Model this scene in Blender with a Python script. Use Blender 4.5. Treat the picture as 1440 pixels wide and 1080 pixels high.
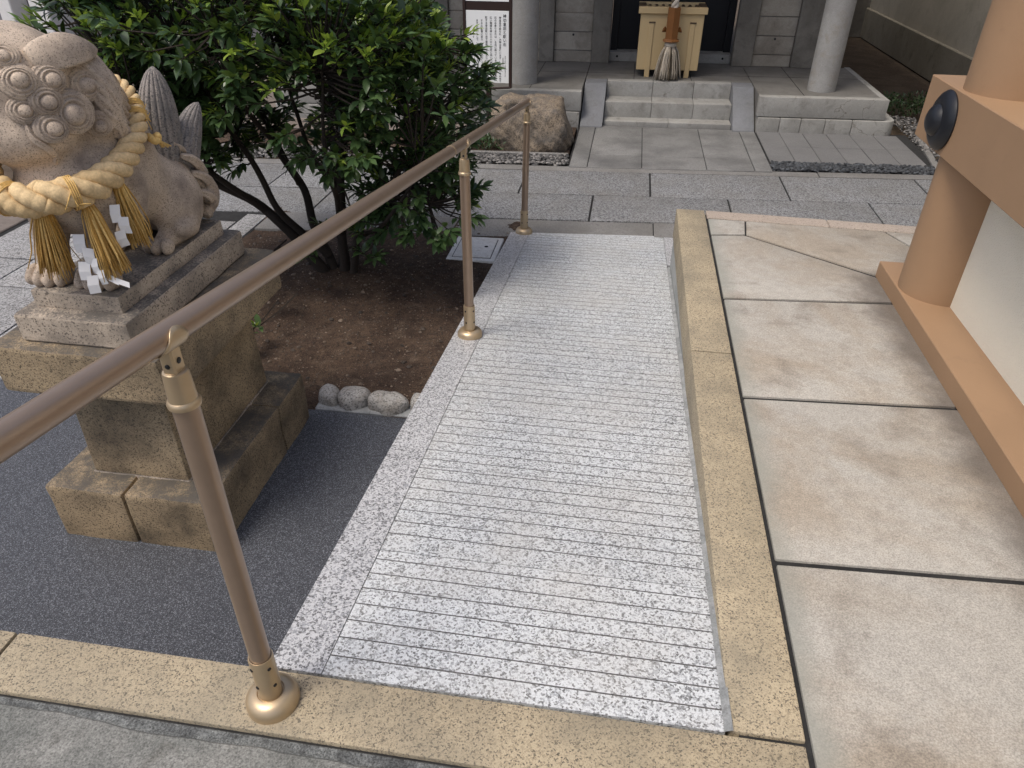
import bpy, bmesh, math, random
import numpy as np
from mathutils import Vector, Matrix, noise
from mathutils.bvhtree import BVHTree
for o in list(bpy.data.objects): bpy.data.objects.remove(o)
S = bpy.context.scene
COL = S.collection
random.seed(7); RNG = np.random.default_rng(7)
PI = math.pi

# ------------------------------------------------------------------ camera
CAMZ = 1.805
def cam_axes(p, y, r):
    cy, sy = math.cos(y), math.sin(y)
    f0 = Vector((-sy, cy, 0)); r0 = Vector((cy, sy, 0)); u0 = Vector((0, 0, 1))
    f = f0*math.cos(p) - u0*math.sin(p); u = u0*math.cos(p) + f0*math.sin(p)
    return r0*math.cos(r) + u*math.sin(r), -r0*math.sin(r) + u*math.cos(r), f
ca = bpy.data.cameras.new('camera'); cam = bpy.data.objects.new('camera', ca); COL.objects.link(cam)
rr, uu, ff = cam_axes(0.591568, 0.147306, 0.007548)
cam.matrix_world = Matrix(((rr.x, uu.x, -ff.x, 0), (rr.y, uu.y, -ff.y, 0), (rr.z, uu.z, -ff.z, CAMZ), (0, 0, 0, 1)))
ca.sensor_width = 36; ca.lens = 36*1015.788/1440; ca.clip_start = 0.02; ca.clip_end = 900
S.camera = cam
# ------------------------------------------------------------------ world and sun
SUN_EL, SUN_FROM = math.radians(64), Vector((-0.72, -0.70, 0)).normalized()   # direction the light comes from
w = bpy.data.worlds.new('World'); S.world = w; w.use_nodes = True
nt = w.node_tree; bg = nt.nodes['Background']
sky = nt.nodes.new('ShaderNodeTexSky'); sky.sky_type = 'NISHITA'; sky.sun_disc = False
sky.sun_elevation = SUN_EL; sky.sun_rotation = math.atan2(SUN_FROM.x, SUN_FROM.y)
sky.dust_density = 4.0; sky.air_density = 0.8; sky.ozone_density = 0.7
nt.links.new(sky.outputs[0], bg.inputs[0]); bg.inputs[1].default_value = 0.14
sl = bpy.data.lights.new('sun', 'SUN'); so = bpy.data.objects.new('sun', sl); COL.objects.link(so)
sl.energy = 1.5; sl.angle = math.radians(18); sl.color = (1.0, 0.94, 0.85)
so.rotation_euler = (-(SUN_FROM*math.cos(SUN_EL) + Vector((0, 0, math.sin(SUN_EL))))).to_track_quat('-Z', 'Y').to_euler()
so.location = (-4, -5, 8)
S.view_settings.view_transform = 'Standard'; S.view_settings.look = 'None'; S.view_settings.gamma = 1
S.view_settings.use_curve_mapping = False
S.view_settings.exposure = 0.36
S.render.engine = 'CYCLES'

# ------------------------------------------------------------------ material helpers
def srgb(r, g, b):
    f = lambda c: (c/255/12.92) if c/255 <= .04045 else ((c/255+.055)/1.055)**2.4
    return (f(r), f(g), f(b), 1)
class NT:
    def __init__(s, name):
        s.m = bpy.data.materials.new(name); s.m.use_nodes = True; s.t = s.m.node_tree; s.n = s.t.nodes
        s.b = s.n['Principled BSDF']; s.pos = None
    def add(s, typ, **kw):
        n = s.n.new(typ)
        for k, v in kw.items():
            if k.startswith('i_'): n.inputs[k[2:].replace('_', ' ')].default_value = v
            else: setattr(n, k, v)
        return n
    def link(s, a, b): s.t.links.new(a, b)
    def P(s):
        if not s.pos: s.pos = s.add('ShaderNodeNewGeometry').outputs['Position']
        return s.pos
    def noise(s, scale, detail=4, rough=.55, vec=None, dist=0):
        n = s.add('ShaderNodeTexNoise', i_Scale=scale, i_Detail=detail, i_Roughness=rough, i_Distortion=dist)
        s.link(vec or s.P(), n.inputs['Vector']); return n.outputs['Fac']
    def cells(s, scale, vec=None):
        n = s.add('ShaderNodeTexVoronoi', i_Scale=scale); s.link(vec or s.P(), n.inputs['Vector'])
        sp = s.add('ShaderNodeSeparateColor'); s.link(n.outputs['Color'], sp.inputs[0]); return sp.outputs[0]
    def ramp(s, fac, stops, const=False):
        n = s.add('ShaderNodeValToRGB'); e = n.color_ramp.elements
        if const: n.color_ramp.interpolation = 'CONSTANT'
        while len(e) < len(stops): e.new(.5)
        for i, (p, c) in enumerate(stops):
            e[i].position = p; e[i].color = c if len(c) == 4 else (*c, 1)
        s.link(fac, n.inputs[0]); return n.outputs[0]
    def mix(s, fac, a, b, typ='MIX'):
        n = s.add('ShaderNodeMix', data_type='RGBA', blend_type=typ)
        if isinstance(fac, (int, float)): n.inputs[0].default_value = fac
        else: s.link(fac, n.inputs[0])
        for sock, v in ((n.inputs[6], a), (n.inputs[7], b)):
            if isinstance(v, tuple): sock.default_value = v if len(v) == 4 else (*v, 1)
            else: s.link(v, sock)
        return n.outputs[2]
    def math(s, op, a, b=0.):
        n = s.add('ShaderNodeMath', operation=op)
        for i, v in ((0, a), (1, b)):
            if isinstance(v, (int, float)): n.inputs[i].default_value = v
            else: s.link(v, n.inputs[i])
        return n.outputs[0]
    def rnd(s): return s.add('ShaderNodeObjectInfo').outputs['Random']
    def color(s, c):
        if isinstance(c, tuple): s.b.inputs['Base Color'].default_value = c
        else: s.link(c, s.b.inputs['Base Color'])
    def bump(s, h, strength=.4, dist=.002):
        n = s.add('ShaderNodeBump', i_Strength=strength, i_Distance=dist); s.link(h, n.inputs['Height'])
        s.link(n.outputs[0], s.b.inputs['Normal'])
    def rough(s, r):
        if isinstance(r, (int, float)): s.b.inputs['Roughness'].default_value = r
        else: s.link(r, s.b.inputs['Roughness'])
    def spec(s, v): s.b.inputs['Specular IOR Level'].default_value = v
def g(v, t=(1, 1, 1)): return (v*t[0], v*t[1], v*t[2], 1)

def granite(name, light, mid, dark, scale=170, pd=.22, pm=.5, rough=.6, stain=None, stain_amt=.5, bumpd=.0015, spec=.4, stain_scale=3., var=.12, warp=.004, clump=.42, lichen=None, lichen_amt=.8):
    m = NT(name)
    nv = m.add('ShaderNodeTexNoise', i_Scale=scale*.9, i_Detail=2.); m.link(m.P(), nv.inputs['Vector'])
    va = m.add('ShaderNodeVectorMath', operation='MULTIPLY_ADD'); m.link(nv.outputs['Color'], va.inputs[0])
    va.inputs[1].default_value = (warp,)*3; m.link(m.P(), va.inputs[2])
    c = m.cells(scale, va.outputs[0]); c2 = m.cells(scale*2.3, va.outputs[0])
    # clustering of the dark grains
    cl = m.math('MULTIPLY', m.math('SUBTRACT', m.noise(scale*.30, 3), .5), clump)
    f = m.math('ADD', c, cl)
    col = m.ramp(f, [(0, dark), (pd, mid), (pm, light)], True)
    col2 = m.ramp(c2, [(0, dark), (pd*.7, mid), (pm*.9, light)], True)
    col = m.mix(.3, col, col2)
    big = m.noise(1.7, 5)
    col = m.mix(1., col, m.ramp(big, [(.25, g(1-var)), (.75, g(1+var*.3))]), 'MULTIPLY')
    col = m.mix(1., col, m.ramp(m.rnd(), [(0, g(1-var*.8)), (1, g(1.0))]), 'MULTIPLY')
    if stain:
        col = m.mix(m.ramp(m.noise(stain_scale, 7, .62), [(.42, g(0)), (.68, g(stain_amt))]), col, stain)
    if lichen:   # dark lichen that has settled on the upward faces
        sn = m.add('ShaderNodeSeparateXYZ'); m.link(m.add('ShaderNodeNewGeometry').outputs['Normal'], sn.inputs[0])
        lm = m.math('MULTIPLY', m.ramp(sn.outputs[2], [(.25, g(0)), (.85, g(1))]), m.ramp(m.math('ADD', m.noise(9, 7, .65), m.math('MULTIPLY', m.math('SUBTRACT', c, .5), .25)), [(.34, g(0)), (.56, g(lichen_amt))]))
        col = m.mix(lm, col, lichen)
    m.color(col); m.rough(rough); m.spec(spec)
    m.bump(m.math('ADD', c2, m.noise(scale*.5, 4)), .45, bumpd)
    return m.m

M = {}
M['ramp'] = granite('white_granite', g(.70, (.96, 1.0, 1.025)), g(.36, (.95, 1.0, 1.05)), g(.07), 215, .19, .44, .5, clump=.30, stain=g(.5, (1, .96, .88)), stain_amt=.35, var=.08)
M['border'] = granite('honed_granite', g(.64, (.99, 1, 1.02)), g(.34, (.97, 1, 1.05)), g(.06), 215, .23, .50, .36, clump=.30, spec=.5, bumpd=.0003, var=.12)
M['groove'] = granite('groove_shade', g(.24), g(.19), g(.10), 200)  # dark groove faces: shade of the cuts put into the colour
M['kerb'] = granite('yellow_granite', g(.50, (1, .84, .58)), g(.33, (1, .83, .56)), g(.05, (1, .9, .8)), 330, .14, .42, .7, stain=g(.2, (1, .90, .68)), stain_amt=.6, bumpd=.002, stain_scale=5)
M['ledge'] = granite('pinkish_ledge', g(.5, (1, .84, .7)), g(.4, (1, .85, .7)), g(.2, (1, .85, .7)), 260, .1, .3, .75, stain=g(.3, (1, .85, .7)))
M['pave'] = granite('grey_paving_granite', g(.33, (.98, 1, 1.02)), g(.17, (.98, 1, 1.03)), g(.045), 150, .26, .55, .7, stain=g(.16, (1, .95, .85)), stain_amt=.45, bumpd=.003)
M['pave_light'] = granite('pale_paving_granite', g(.46), g(.24), g(.06), 150, .24, .5, .7, stain=g(.2, (1, .95, .88)), stain_amt=.35, bumpd=.003)
M['band'] = granite('worn_grey_stone', g(.25, (1, .98, .94)), g(.19, (1, .97, .92)), g(.10), 220, .15, .4, .65, stain=g(.13, (1, .95, .85)), stain_amt=.6)
M['resin'] = granite('dark_resin_aggregate', g(.30, (.95, 1, 1.12)), g(.070, (.92, 1, 1.2)), g(.016, (.9, 1, 1.25)), 430, .40, .84, .5, bumpd=.003, var=.1)
M['ped'] = granite('brown_pedestal_granite', g(.46, (1, .77, .48)), g(.32, (1, .75, .45)), g(.045, (1, .8, .6)), 300, .15, .38, .75, stain=g(.055, (1, .82, .6)), stain_amt=.75, bumpd=.003, stain_scale=4.5, lichen=g(.07, (1, .95, .88)), lichen_amt=.85)
M['plinth'] = granite('pale_plinth_granite', g(.62, (1, .84, .66)), g(.48, (1, .83, .65)), g(.06, (1, .8, .7)), 230, .12, .34, .75, stain=g(.10, (1, .9, .8)), stain_amt=.7, bumpd=.003, stain_scale=6, lichen=g(.07, (1, .95, .88)), lichen_amt=.85)
M['lion'] = granite('lion_granite', g(.66, (1, .82, .64)), g(.53, (1, .81, .63)), g(.17, (1, .80, .68)), 420, .11, .34, .8, stain=g(.20, (1, .80, .68)), stain_amt=.8, bumpd=.0025, stain_scale=9)
M['tail'] = granite('lion_tail_granite', g(.33, (1, .9, .82)), g(.24, (1, .88, .8)), g(.07), 260, .18, .42, .8, stain=g(.1), stain_amt=.6, bumpd=.002, stain_scale=10)
M['approach'] = granite('approach_stone', g(.25, (1, 1, .97)), g(.20, (1, 1, .97)), g(.11), 260, .15, .4, .7, stain=g(.08), stain_amt=.7, stain_scale=2.6)  # base tone lowered to carry the shade over the approach
M['tile'] = granite('grey_tile', g(.20), g(.17), g(.12), 300, .2, .5, .7, stain=g(.12), stain_amt=.5)
M['boulder'] = granite('boulder_stone', g(.30, (1, .80, .58)), g(.20, (1, .8, .58)), g(.06, (1, .85, .7)), 130, .24, .52, .85, stain=g(.10, (1, .95, .9)), stain_amt=.85, bumpd=.008, stain_scale=7)
M['cobble'] = granite('cobble_stone', g(.5, (1, .97, .9)), g(.34, (1, .95, .88)), g(.12), 170, .18, .45, .8, stain=g(.2, (1, .85, .65)), stain_amt=.5, bumpd=.004, stain_scale=14)

def concrete(name, a, b, c, rough=.8, scale=2.2, bumpd=.0015, pits=False, crack=0., grain=.10, edge_bands=False):
    m = NT(name)
    off = m.add('ShaderNodeVectorMath', operation='MULTIPLY_ADD'); cx = m.add('ShaderNodeCombineXYZ'); r = m.rnd()
    for i in range(3): m.link(r, cx.inputs[i])
    m.link(cx.outputs[0], off.inputs[0]); off.inputs[1].default_value = (37, 61, 13); m.link(m.P(), off.inputs[2]); v = off.outputs[0]
    n1 = m.noise(scale, 7, .6, v, .6); n2 = m.noise(scale*2.7, 8, .65, v, .3); n3 = m.noise(260, 2, .6, v); n4 = m.noise(28, 5, .7, v)
    col = m.mix(m.ramp(n1, [(.40, g(0)), (.60, g(1))]), a, b)
    col = m.mix(m.ramp(n2, [(.54, g(0)), (.72, g(.75))]), col, c)
    col = m.mix(1., col, m.ramp(n3, [(.3, g(1-grain*2.2)), (.7, g(1+grain))]), 'MULTIPLY')
    col = m.mix(1., col, m.ramp(n4, [(.3, g(1-grain)), (.7, g(1.03))]), 'MULTIPLY')
    if pits:
        vo = m.add('ShaderNodeTexVoronoi', i_Scale=34.); m.link(v, vo.inputs['Vector'])
        col = m.mix(m.ramp(vo.outputs['Distance'], [(.05, g(.8)), (.09, g(0))]), col, g(.07))
    if crack:
        vo = m.add('ShaderNodeTexVoronoi', feature='DISTANCE_TO_EDGE', i_Scale=crack)
        wv = m.add('ShaderNodeTexNoise', i_Scale=3.5, i_Detail=5.); m.link(v, wv.inputs['Vector'])
        wa = m.add('ShaderNodeVectorMath', operation='MULTIPLY_ADD'); m.link(wv.outputs['Color'], wa.inputs[0]); wa.inputs[1].default_value = (.5,)*3; m.link(v, wa.inputs[2])
        m.link(wa.outputs[0], vo.inputs['Vector'])
        mask = m.ramp(m.noise(1.4, 3, .5, v), [(.52, g(0)), (.6, g(.8))])
        k = m.math('MULTIPLY', m.ramp(vo.outputs['Distance'], [(.002, g(1)), (.006, g(0))]), mask)
        col = m.mix(k, col, g(.12, (1, .85, .7)))
    if edge_bands:   # uneven darkening towards the foot of the wall, and algae along the kerb joint
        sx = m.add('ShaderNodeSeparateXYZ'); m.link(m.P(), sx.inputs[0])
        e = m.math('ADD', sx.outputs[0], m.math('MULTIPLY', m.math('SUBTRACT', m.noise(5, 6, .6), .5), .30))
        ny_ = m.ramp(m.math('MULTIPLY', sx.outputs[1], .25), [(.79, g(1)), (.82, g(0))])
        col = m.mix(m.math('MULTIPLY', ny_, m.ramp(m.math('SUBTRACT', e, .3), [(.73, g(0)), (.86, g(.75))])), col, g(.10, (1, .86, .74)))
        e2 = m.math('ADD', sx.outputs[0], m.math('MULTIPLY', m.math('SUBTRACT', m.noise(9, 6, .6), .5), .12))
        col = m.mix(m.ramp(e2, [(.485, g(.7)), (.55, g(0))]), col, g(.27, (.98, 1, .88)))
    m.color(col); m.rough(rough); m.spec(.3)
    m.bump(m.math('ADD', n3, n4), .4, bumpd)
    return m.m
M['slab'] = concrete('terrace_concrete', g(.39, (1, .87, .70)), g(.47, (1, .95, .85)), g(.24, (1, .86, .70)), .72, 1.7, edge_bands=True, grain=.16, bumpd=.002)
M['front'] = concrete('mossy_concrete', g(.27, (1, 1, .93)), g(.19, (.97, 1, .93)), g(.12, (1, .97, .85)), .75, 5, grain=.25, bumpd=.003)
M['mortar'] = concrete('mortar', g(.36, (.97, 1, 1)), g(.25, (.95, 1, 1)), g(.12), .85, 12)
M['oldmortar'] = concrete('weathered_mortar', g(.24, (.95, 1, .98)), g(.12, (.95, 1, 1)), g(.05), .85, 16, grain=.3, bumpd=.006)
M['joint'] = concrete('joint_dirt', g(.03), g(.02), g(.045), .9, 20)
M['wallstone'] = concrete('retaining_wall_stone', g(.42, (.97, 1, .98)), g(.34, (.95, 1, .98)), g(.2), .8, 7)
M['shrine'] = concrete('shrine_concrete', g(.36, (1, .99, .93)), g(.30, (1, .98, .91)), g(.17, (1, .96, .87)), .75, 3.5, crack=2.2)  # concrete tone taken down to include the courtyard's shade
M['cheek'] = concrete('cheek_stone', g(.21, (.95, .98, 1.05)), g(.18, (.96, 1, 1.05)), g(.14), .7, 4)
M['shfloor'] = concrete('shrine_floor_stone', g(.20, (1, .97, .9)), g(.16, (1, .96, .88)), g(.11, (1, .93, .82)), .6, 3)
M['column'] = concrete('column_concrete', g(.36, (1, .99, .95)), g(.31, (1, .98, .94)), g(.3, (1, .9, .75)), .75, 3, pits=True)
M['board'] = concrete('pale_board', g(.40, (1, .92, .78)), g(.28, (1, .9, .75)), g(.2, (1, .9, .72)), .7, 3)
M['wpost'] = concrete('grey_brown_post', g(.24, (1, .94, .82)), g(.17, (1, .93, .8)), g(.12, (1, .93, .8)), .75, 3)
M['rwall'] = concrete('side_wall_render', g(.55, (1, .92, .76)), g(.48, (1, .92, .75)), g(.4, (1, .9, .72)), .85, 1.5)
M['rband'] = concrete('side_wall_band', g(.34, (1, .9, .70)), g(.29, (1, .9, .70)), g(.16, (1, .92, .75)), .85, 2)
M['greywall'] = concrete('grey_render', g(.25, (.98, .98, 1.04)), g(.23, (.98, .98, 1.04)), g(.2), .8, 1)
M['whitepillar'] = concrete('white_pillar_paint', g(.8, (1, .99, .96)), g(.78, (1, .99, .96)), g(.7, (1, .98, .95)), .6, 1, grain=.03)
M['dirt'] = concrete('bare_earth', g(.14, (1, .75, .52)), g(.10, (1, .73, .5)), g(.18, (1, .78, .58)), .95, 3, grain=.3, bumpd=.008)
M['soil'] = concrete('planting_soil', g(.12, (1, .66, .45)), g(.075, (1, .64, .45)), g(.19, (1, .74, .54)), .95, 5, grain=.5, bumpd=.012)
M['browntile'] = concrete('brown_paver', g(.21, (1, .86, .76)), g(.17, (1, .84, .72)), g(.13, (1, .84, .7)), .8, 4)
M['manhole'] = concrete('pale_cover_concrete', g(.78, (1, .99, .95)), g(.7, (1, .98, .94)), g(.45, (1, .9, .8)), .75, 9)
M['unseen_roof'] = concrete('unseen_soffit', g(.16, (1, .85, .65)), g(.14, (1, .85, .65)), g(.1), .8, 2)
def painted(name, c, rough=.5, tex=900., bumpd=.0008, var=.05, strength=.35, dirt=None):
    m = NT(name)
    col = m.mix(1., c, m.ramp(m.noise(2.2, 5), [(.3, g(1-var*2)), (.7, g(1.0))]), 'MULTIPLY')
    if dirt: col = m.mix(m.ramp(m.noise(9, 8, .7), [(.6, g(0)), (.78, g(.6))]), col, dirt)
    m.color(col); m.rough(rough); m.spec(.35); m.bump(m.noise(tex, 3, .6), strength, bumpd); return m.m
M['tan'] = painted('tan_paint', srgb(160, 130, 101), .55, 240, .0012, .07, .6, dirt=srgb(138, 112, 90))
M['stucco'] = painted('cream_stucco', srgb(243, 239, 222), .85, 170, .006, .02, 1.)
M['rosette'] = painted('dark_bronze', g(.022, (.85, .95, 1.2)), .38, 90, .0006, .2)
M['boxwood'] = painted('pale_box_wood', srgb(202, 178, 134), .5, 60, .0005, .05)
M['slatwood'] = painted('dark_slat_wood', srgb(90, 75, 58), .6, 60, .0005)
M['ropewood'] = painted('brown_handle_wood', srgb(140, 92, 48), .5, 80, .001, .25)
M['dark'] = painted('near_black_doorway', g(.010, (.9, .95, 1.2)), .5, 60, .0004)  # near-black tone for the doorway sheet, its frames and the far window
M['sign'] = painted('sign_white', srgb(236, 238, 236), .4, 300, .0001, .01)
M['signframe'] = painted('sign_frame_brown', srgb(52, 38, 34), .5, 90, .0004)
M['ink'] = painted('black_ink', g(.02), .6, 90, .0001)
M['paper'] = painted('white_paper', g(.78), .8, 300, .0001, .02)
M['black'] = painted('black_hole', g(.01), .8, 90, .0001)
M['bark'] = painted('dark_bark', g(.045, (1, .78, .62)), .9, 70, .006, .3, 1.)
def metal(name, c, rough, met=.75):
    m = NT(name); m.color(m.mix(1., c, m.ramp(m.noise(30, 5), [(.3, g(.93)), (.7, g(1.0))]), 'MULTIPLY'))
    m.rough(m.math('MULTIPLY_ADD', m.noise(60, 4), .12) if False else rough); m.b.inputs['Metallic'].default_value = met
    m.bump(m.noise(700, 2), .12, .0002); return m.m
M['rail'] = metal('bronze_coating', srgb(158, 138, 120), .32, .6)
M['gold'] = metal('champagne_metal', srgb(188, 168, 138), .38, .65)
M['screw'] = metal('dark_screw', g(.05), .4, .8)
def straw(name, a, b):
    m = NT(name); at = m.add('ShaderNodeAttribute', attribute_name='v')
    col = m.mix(at.outputs['Fac'], a, b)
    col = m.mix(1., col, m.ramp(m.noise(140, 4, .7), [(.3, g(.72)), (.7, g(1.1))]), 'MULTIPLY')
    m.color(col); m.rough(.7); m.spec(.25); m.bump(m.noise(500, 2), .5, .001); return m.m
M['rope'] = straw('pale_straw_rope', srgb(204, 176, 130), srgb(220, 194, 150))
M['straw'] = straw('golden_straw', srgb(190, 144, 68), srgb(236, 202, 132))
M['tassel'] = straw('grey_tassel', srgb(110, 98, 80), srgb(206, 196, 180))
def leafmat(name, a, b, tr):
    m = NT(name); at = m.add('ShaderNodeAttribute', attribute_name='v')
    oi = m.rnd(); f = m.math('FRACT', m.math('ADD', at.outputs['Fac'], oi))
    col = m.mix(f, a, b)
    m.color(col); m.rough(.36); m.spec(.45)
    t = m.add('ShaderNodeBsdfTranslucent'); m.link(m.mix(.6, col, (.22, .34, .03, 1)), t.inputs[0])
    mx = m.add('ShaderNodeMixShader'); mx.inputs[0].default_value = tr
    m.link(m.b.outputs[0], mx.inputs[1]); m.link(t.outputs[0], mx.inputs[2])
    m.link(mx.outputs[0], m.n['Material Output'].inputs[0]); return m.m
M['leaf'] = leafmat('dark_glossy_leaf', (.018, .042, .017, 1), (.075, .130, .046, 1), .12)
M['shoot'] = leafmat('fresh_shoot_leaf', (.10, .20, .035, 1), (.36, .46, .08, 1), .28)
M['moss'] = leafmat('ground_cover_leaf', (.02, .045, .015, 1), (.04, .08, .025, 1), .05)
def pebmat(name, a, b):
    m = NT(name); at = m.add('ShaderNodeAttribute', attribute_name='v'); m.color(m.mix(at.outputs['Fac'], a, b)); m.rough(.6); m.bump(m.noise(120, 3), .3, .001); return m.m
M['pebdark'] = pebmat('dark_pebble', g(.025, (.9, 1, 1.15)), g(.09, (.9, 1, 1.12)))
M['pebmix'] = pebmat('mixed_pebble', g(.03), g(.30, (1, .95, .9)))
M['crumb'] = pebmat('soil_crumb', g(.03, (1, .7, .5)), g(.20, (1, .75, .55)))

# ------------------------------------------------------------------ geometry helpers
XF = [None]
def obj(name, verts, faces, mat, parent=None, smooth=False, bevel=0., seg=1, autos=None, raw=False):
    me = bpy.data.meshes.new(name)
    if XF[0] and not raw: verts = [XF[0](v) for v in verts]
    me.from_pydata([tuple(map(float, v)) for v in verts], [], faces)
    if bevel:
        bm = bmesh.new(); bm.from_mesh(me)
        bmesh.ops.recalc_face_normals(bm, faces=bm.faces)
        ed = [e for e in bm.edges if len(e.link_faces) == 2 and e.calc_face_angle(0) > .5]
        bmesh.ops.bevel(bm, geom=ed, offset=bevel, segments=seg, affect='EDGES', profile=.6, clamp_overlap=True)
        bm.to_mesh(me); bm.free()
    if smooth or seg > 1:
        for p in me.polygons: p.use_smooth = True
        if autos or seg > 1: me.set_sharp_from_angle(angle=autos or .7)
    if mat: me.materials.append(M[mat])
    o = bpy.data.objects.new(name, me); COL.objects.link(o)
    if parent: o.parent = parent
    return o
def obj_mesh(name, me, mat, parent=None):
    me.materials.clear(); me.materials.append(M[mat])
    o = bpy.data.objects.new(name, me); COL.objects.link(o)
    if parent: o.parent = parent
    return o
def tag(o, label, cat, group=None, kind=None):
    if label: o['label'] = label
    if cat: o['category'] = cat
    if group: o['group'] = group
    if kind: o['kind'] = kind
    return o
def struct(o): o['kind'] = 'structure'; return o
def empty(name, loc, label=None, cat=None, group=None):
    o = bpy.data.objects.new(name, None); COL.objects.link(o); o.location = loc; o.empty_display_size = .1
    if label: tag(o, label, cat, group)
    return o
def adopt(root):
    """children were built in world coordinates: keep them there under a moved Empty"""
    inv = Matrix.Translation(root.location).inverted()
    for ch in root.children: ch.matrix_parent_inverse = inv
def cube(x0, x1, y0, y1, z0, z1):
    v = [(x, y, z) for z in (z0, z1) for y in (y0, y1) for x in (x0, x1)]
    f = [(0, 2, 3, 1), (4, 5, 7, 6), (0, 1, 5, 4), (2, 6, 7, 3), (0, 4, 6, 2), (1, 3, 7, 5)]
    return v, f
def box(name, x0, x1, y0, y1, z0, z1, mat, parent=None, bevel=.004, seg=1, wob=0.):
    v, f = cube(x0, x1, y0, y1, z0, z1)
    if wob: v = [(a+random.uniform(-wob, wob), b+random.uniform(-wob, wob), c) for a, b, c in v]
    return obj(name, v, f, mat, parent, bevel=bevel, seg=seg)
def prism(name, pts, z0, z1, mat, parent=None, bevel=.004, seg=1):
    """pts: 2-D ring, counter-clockwise; z0/z1 floats or functions of (x,y)"""
    a = z0 if callable(z0) else (lambda x, y: z0); b = z1 if callable(z1) else (lambda x, y: z1)
    n = len(pts)
    v = [(x, y, a(x, y)) for x, y in pts] + [(x, y, b(x, y)) for x, y in pts]
    f = [tuple(range(n-1, -1, -1)), tuple(range(n, 2*n))] + [(i, (i+1) % n, n+(i+1) % n, n+i) for i in range(n)]
    return obj(name, v, f, mat, parent, bevel=bevel, seg=seg)
def frame_of(d):
    d = Vector(d).normalized(); a = Vector((0, 0, 1)) if abs(d.z) < .9 else Vector((1, 0, 0))
    u = d.cross(a).normalized(); return u, d.cross(u).normalized()
def tube_vf(path, radii, n=10, cap=True, base=0, squash=1.):
    path = [Vector(p) for p in path]; v = []; f = []
    if isinstance(radii, (int, float)): radii = [radii]*len(path)
    up = None
    for i, p in enumerate(path):
        d = (path[min(i+1, len(path)-1)] - path[max(i-1, 0)]).normalized()
        if up is None: u, w_ = frame_of(d)
        else:
            w_ = d.cross(up).normalized(); u = w_.cross(d).normalized()
        up = u; w_ = d.cross(u).normalized()
        for k in range(n):
            a = 2*PI*k/n; v.append(p + u*(math.cos(a)*radii[i]) + w_*(math.sin(a)*radii[i]*squash))
    m = len(path)
    for i in range(m-1):
        for k in range(n):
            k2 = (k+1) % n; f.append((base+i*n+k, base+i*n+k2, base+(i+1)*n+k2, base+(i+1)*n+k))
    if cap: f.append(tuple(base+k for k in range(n-1, -1, -1))); f.append(tuple(base+(m-1)*n+k for k in range(n)))
    return v, f
def tube(name, path, radii, mat, parent=None, n=12, autos=.8):
    v, f = tube_vf(path, radii, n); return obj(name, v, f, mat, parent, smooth=True, autos=autos)
def lathe(name, prof, origin, mat, parent=None, n=24, axis=(0, 0, 1), autos=.6):
    """prof: list of (r, h) along the axis"""
    u, w_ = frame_of(axis); d = Vector(axis).normalized(); o = Vector(origin); v = []; f = []
    for r, h in prof:
        for k in range(n):
            a = 2*PI*k/n; v.append(o + d*h + u*(r*math.cos(a)) + w_*(r*math.sin(a)))
    m = len(prof)
    for i in range(m-1):
        for k in range(n):
            k2 = (k+1) % n; f.append((i*n+k, i*n+k2, (i+1)*n+k2, (i+1)*n+k))
    f.append(tuple(range(n-1, -1, -1))); f.append(tuple((m-1)*n+k for k in range(n)))
    return obj(name, v, f, mat, parent, smooth=True, autos=autos)
def catmull(pts, k=8, closed=False):
    P = [Vector(p) for p in pts]; out = []; n = len(P)
    rng = n if closed else n-1
    for i in range(rng):
        g_ = (lambda j: P[j % n]) if closed else (lambda j: P[max(0, min(n-1, j))])
        a, b, c, d = g_(i-1), g_(i), g_(i+1), g_(i+2)
        for j in range(k):
            t = j/k
            out.append(.5*((2*b) + (c-a)*t + (2*a-5*b+4*c-d)*t*t + (3*b-a-3*c+d)*t**3))
    if not closed: out.append(P[-1])
    return out
def join_obj(name, chunks, mat, parent=None, vals=None, smooth=False, autos=None):
    """chunks: list of (verts, faces); vals: one value per chunk stored as point attribute 'v'"""
    V = []; F = []; A = []
    for i, (v, f) in enumerate(chunks):
        b = len(V); V += v; F += [tuple(b+k for k in q) for q in f]
        if vals is not None: A += [vals[i]]*len(v)
    o = obj(name, V, F, mat, parent, smooth=smooth, autos=autos)
    if vals is not None:
        at = o.data.attributes.new('v', 'FLOAT', 'POINT'); at.data.foreach_set('value', np.array(A, dtype=np.float32))
    return o
# signed distance sculpting
def smin(a, b, k): h = np.clip(.5+.5*(b-a)/k, 0, 1); return b*(1-h)+a*h - k*h*(1-h)
def smax(a, b, k): return -smin(-a, -b, k)
def s_ell(p, c, r, rz=0., ry=0.):
    q = p-np.array(c)
    if rz: cz, sz = math.cos(rz), math.sin(rz); q = np.stack([q[..., 0]*cz+q[..., 1]*sz, -q[..., 0]*sz+q[..., 1]*cz, q[..., 2]], -1)
    if ry: cz, sz = math.cos(ry), math.sin(ry); q = np.stack([q[..., 0]*cz+q[..., 2]*sz, q[..., 1], -q[..., 0]*sz+q[..., 2]*cz], -1)
    r = np.array(r); k0 = np.sqrt(((q/r)**2).sum(-1)); k1 = np.sqrt(((q/(r*r))**2).sum(-1))+1e-9
    return k0*(k0-1)/k1
def s_cap(p, a, b, ra, rb):
    a = np.array(a, dtype=np.float32); b = np.array(b, dtype=np.float32); ab = b-a
    t = np.clip(((p-a)@ab)/(ab@ab), 0, 1); d = p-(a+t[..., None]*ab)
    return np.sqrt((d*d).sum(-1)) - (ra+(rb-ra)*t)
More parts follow.
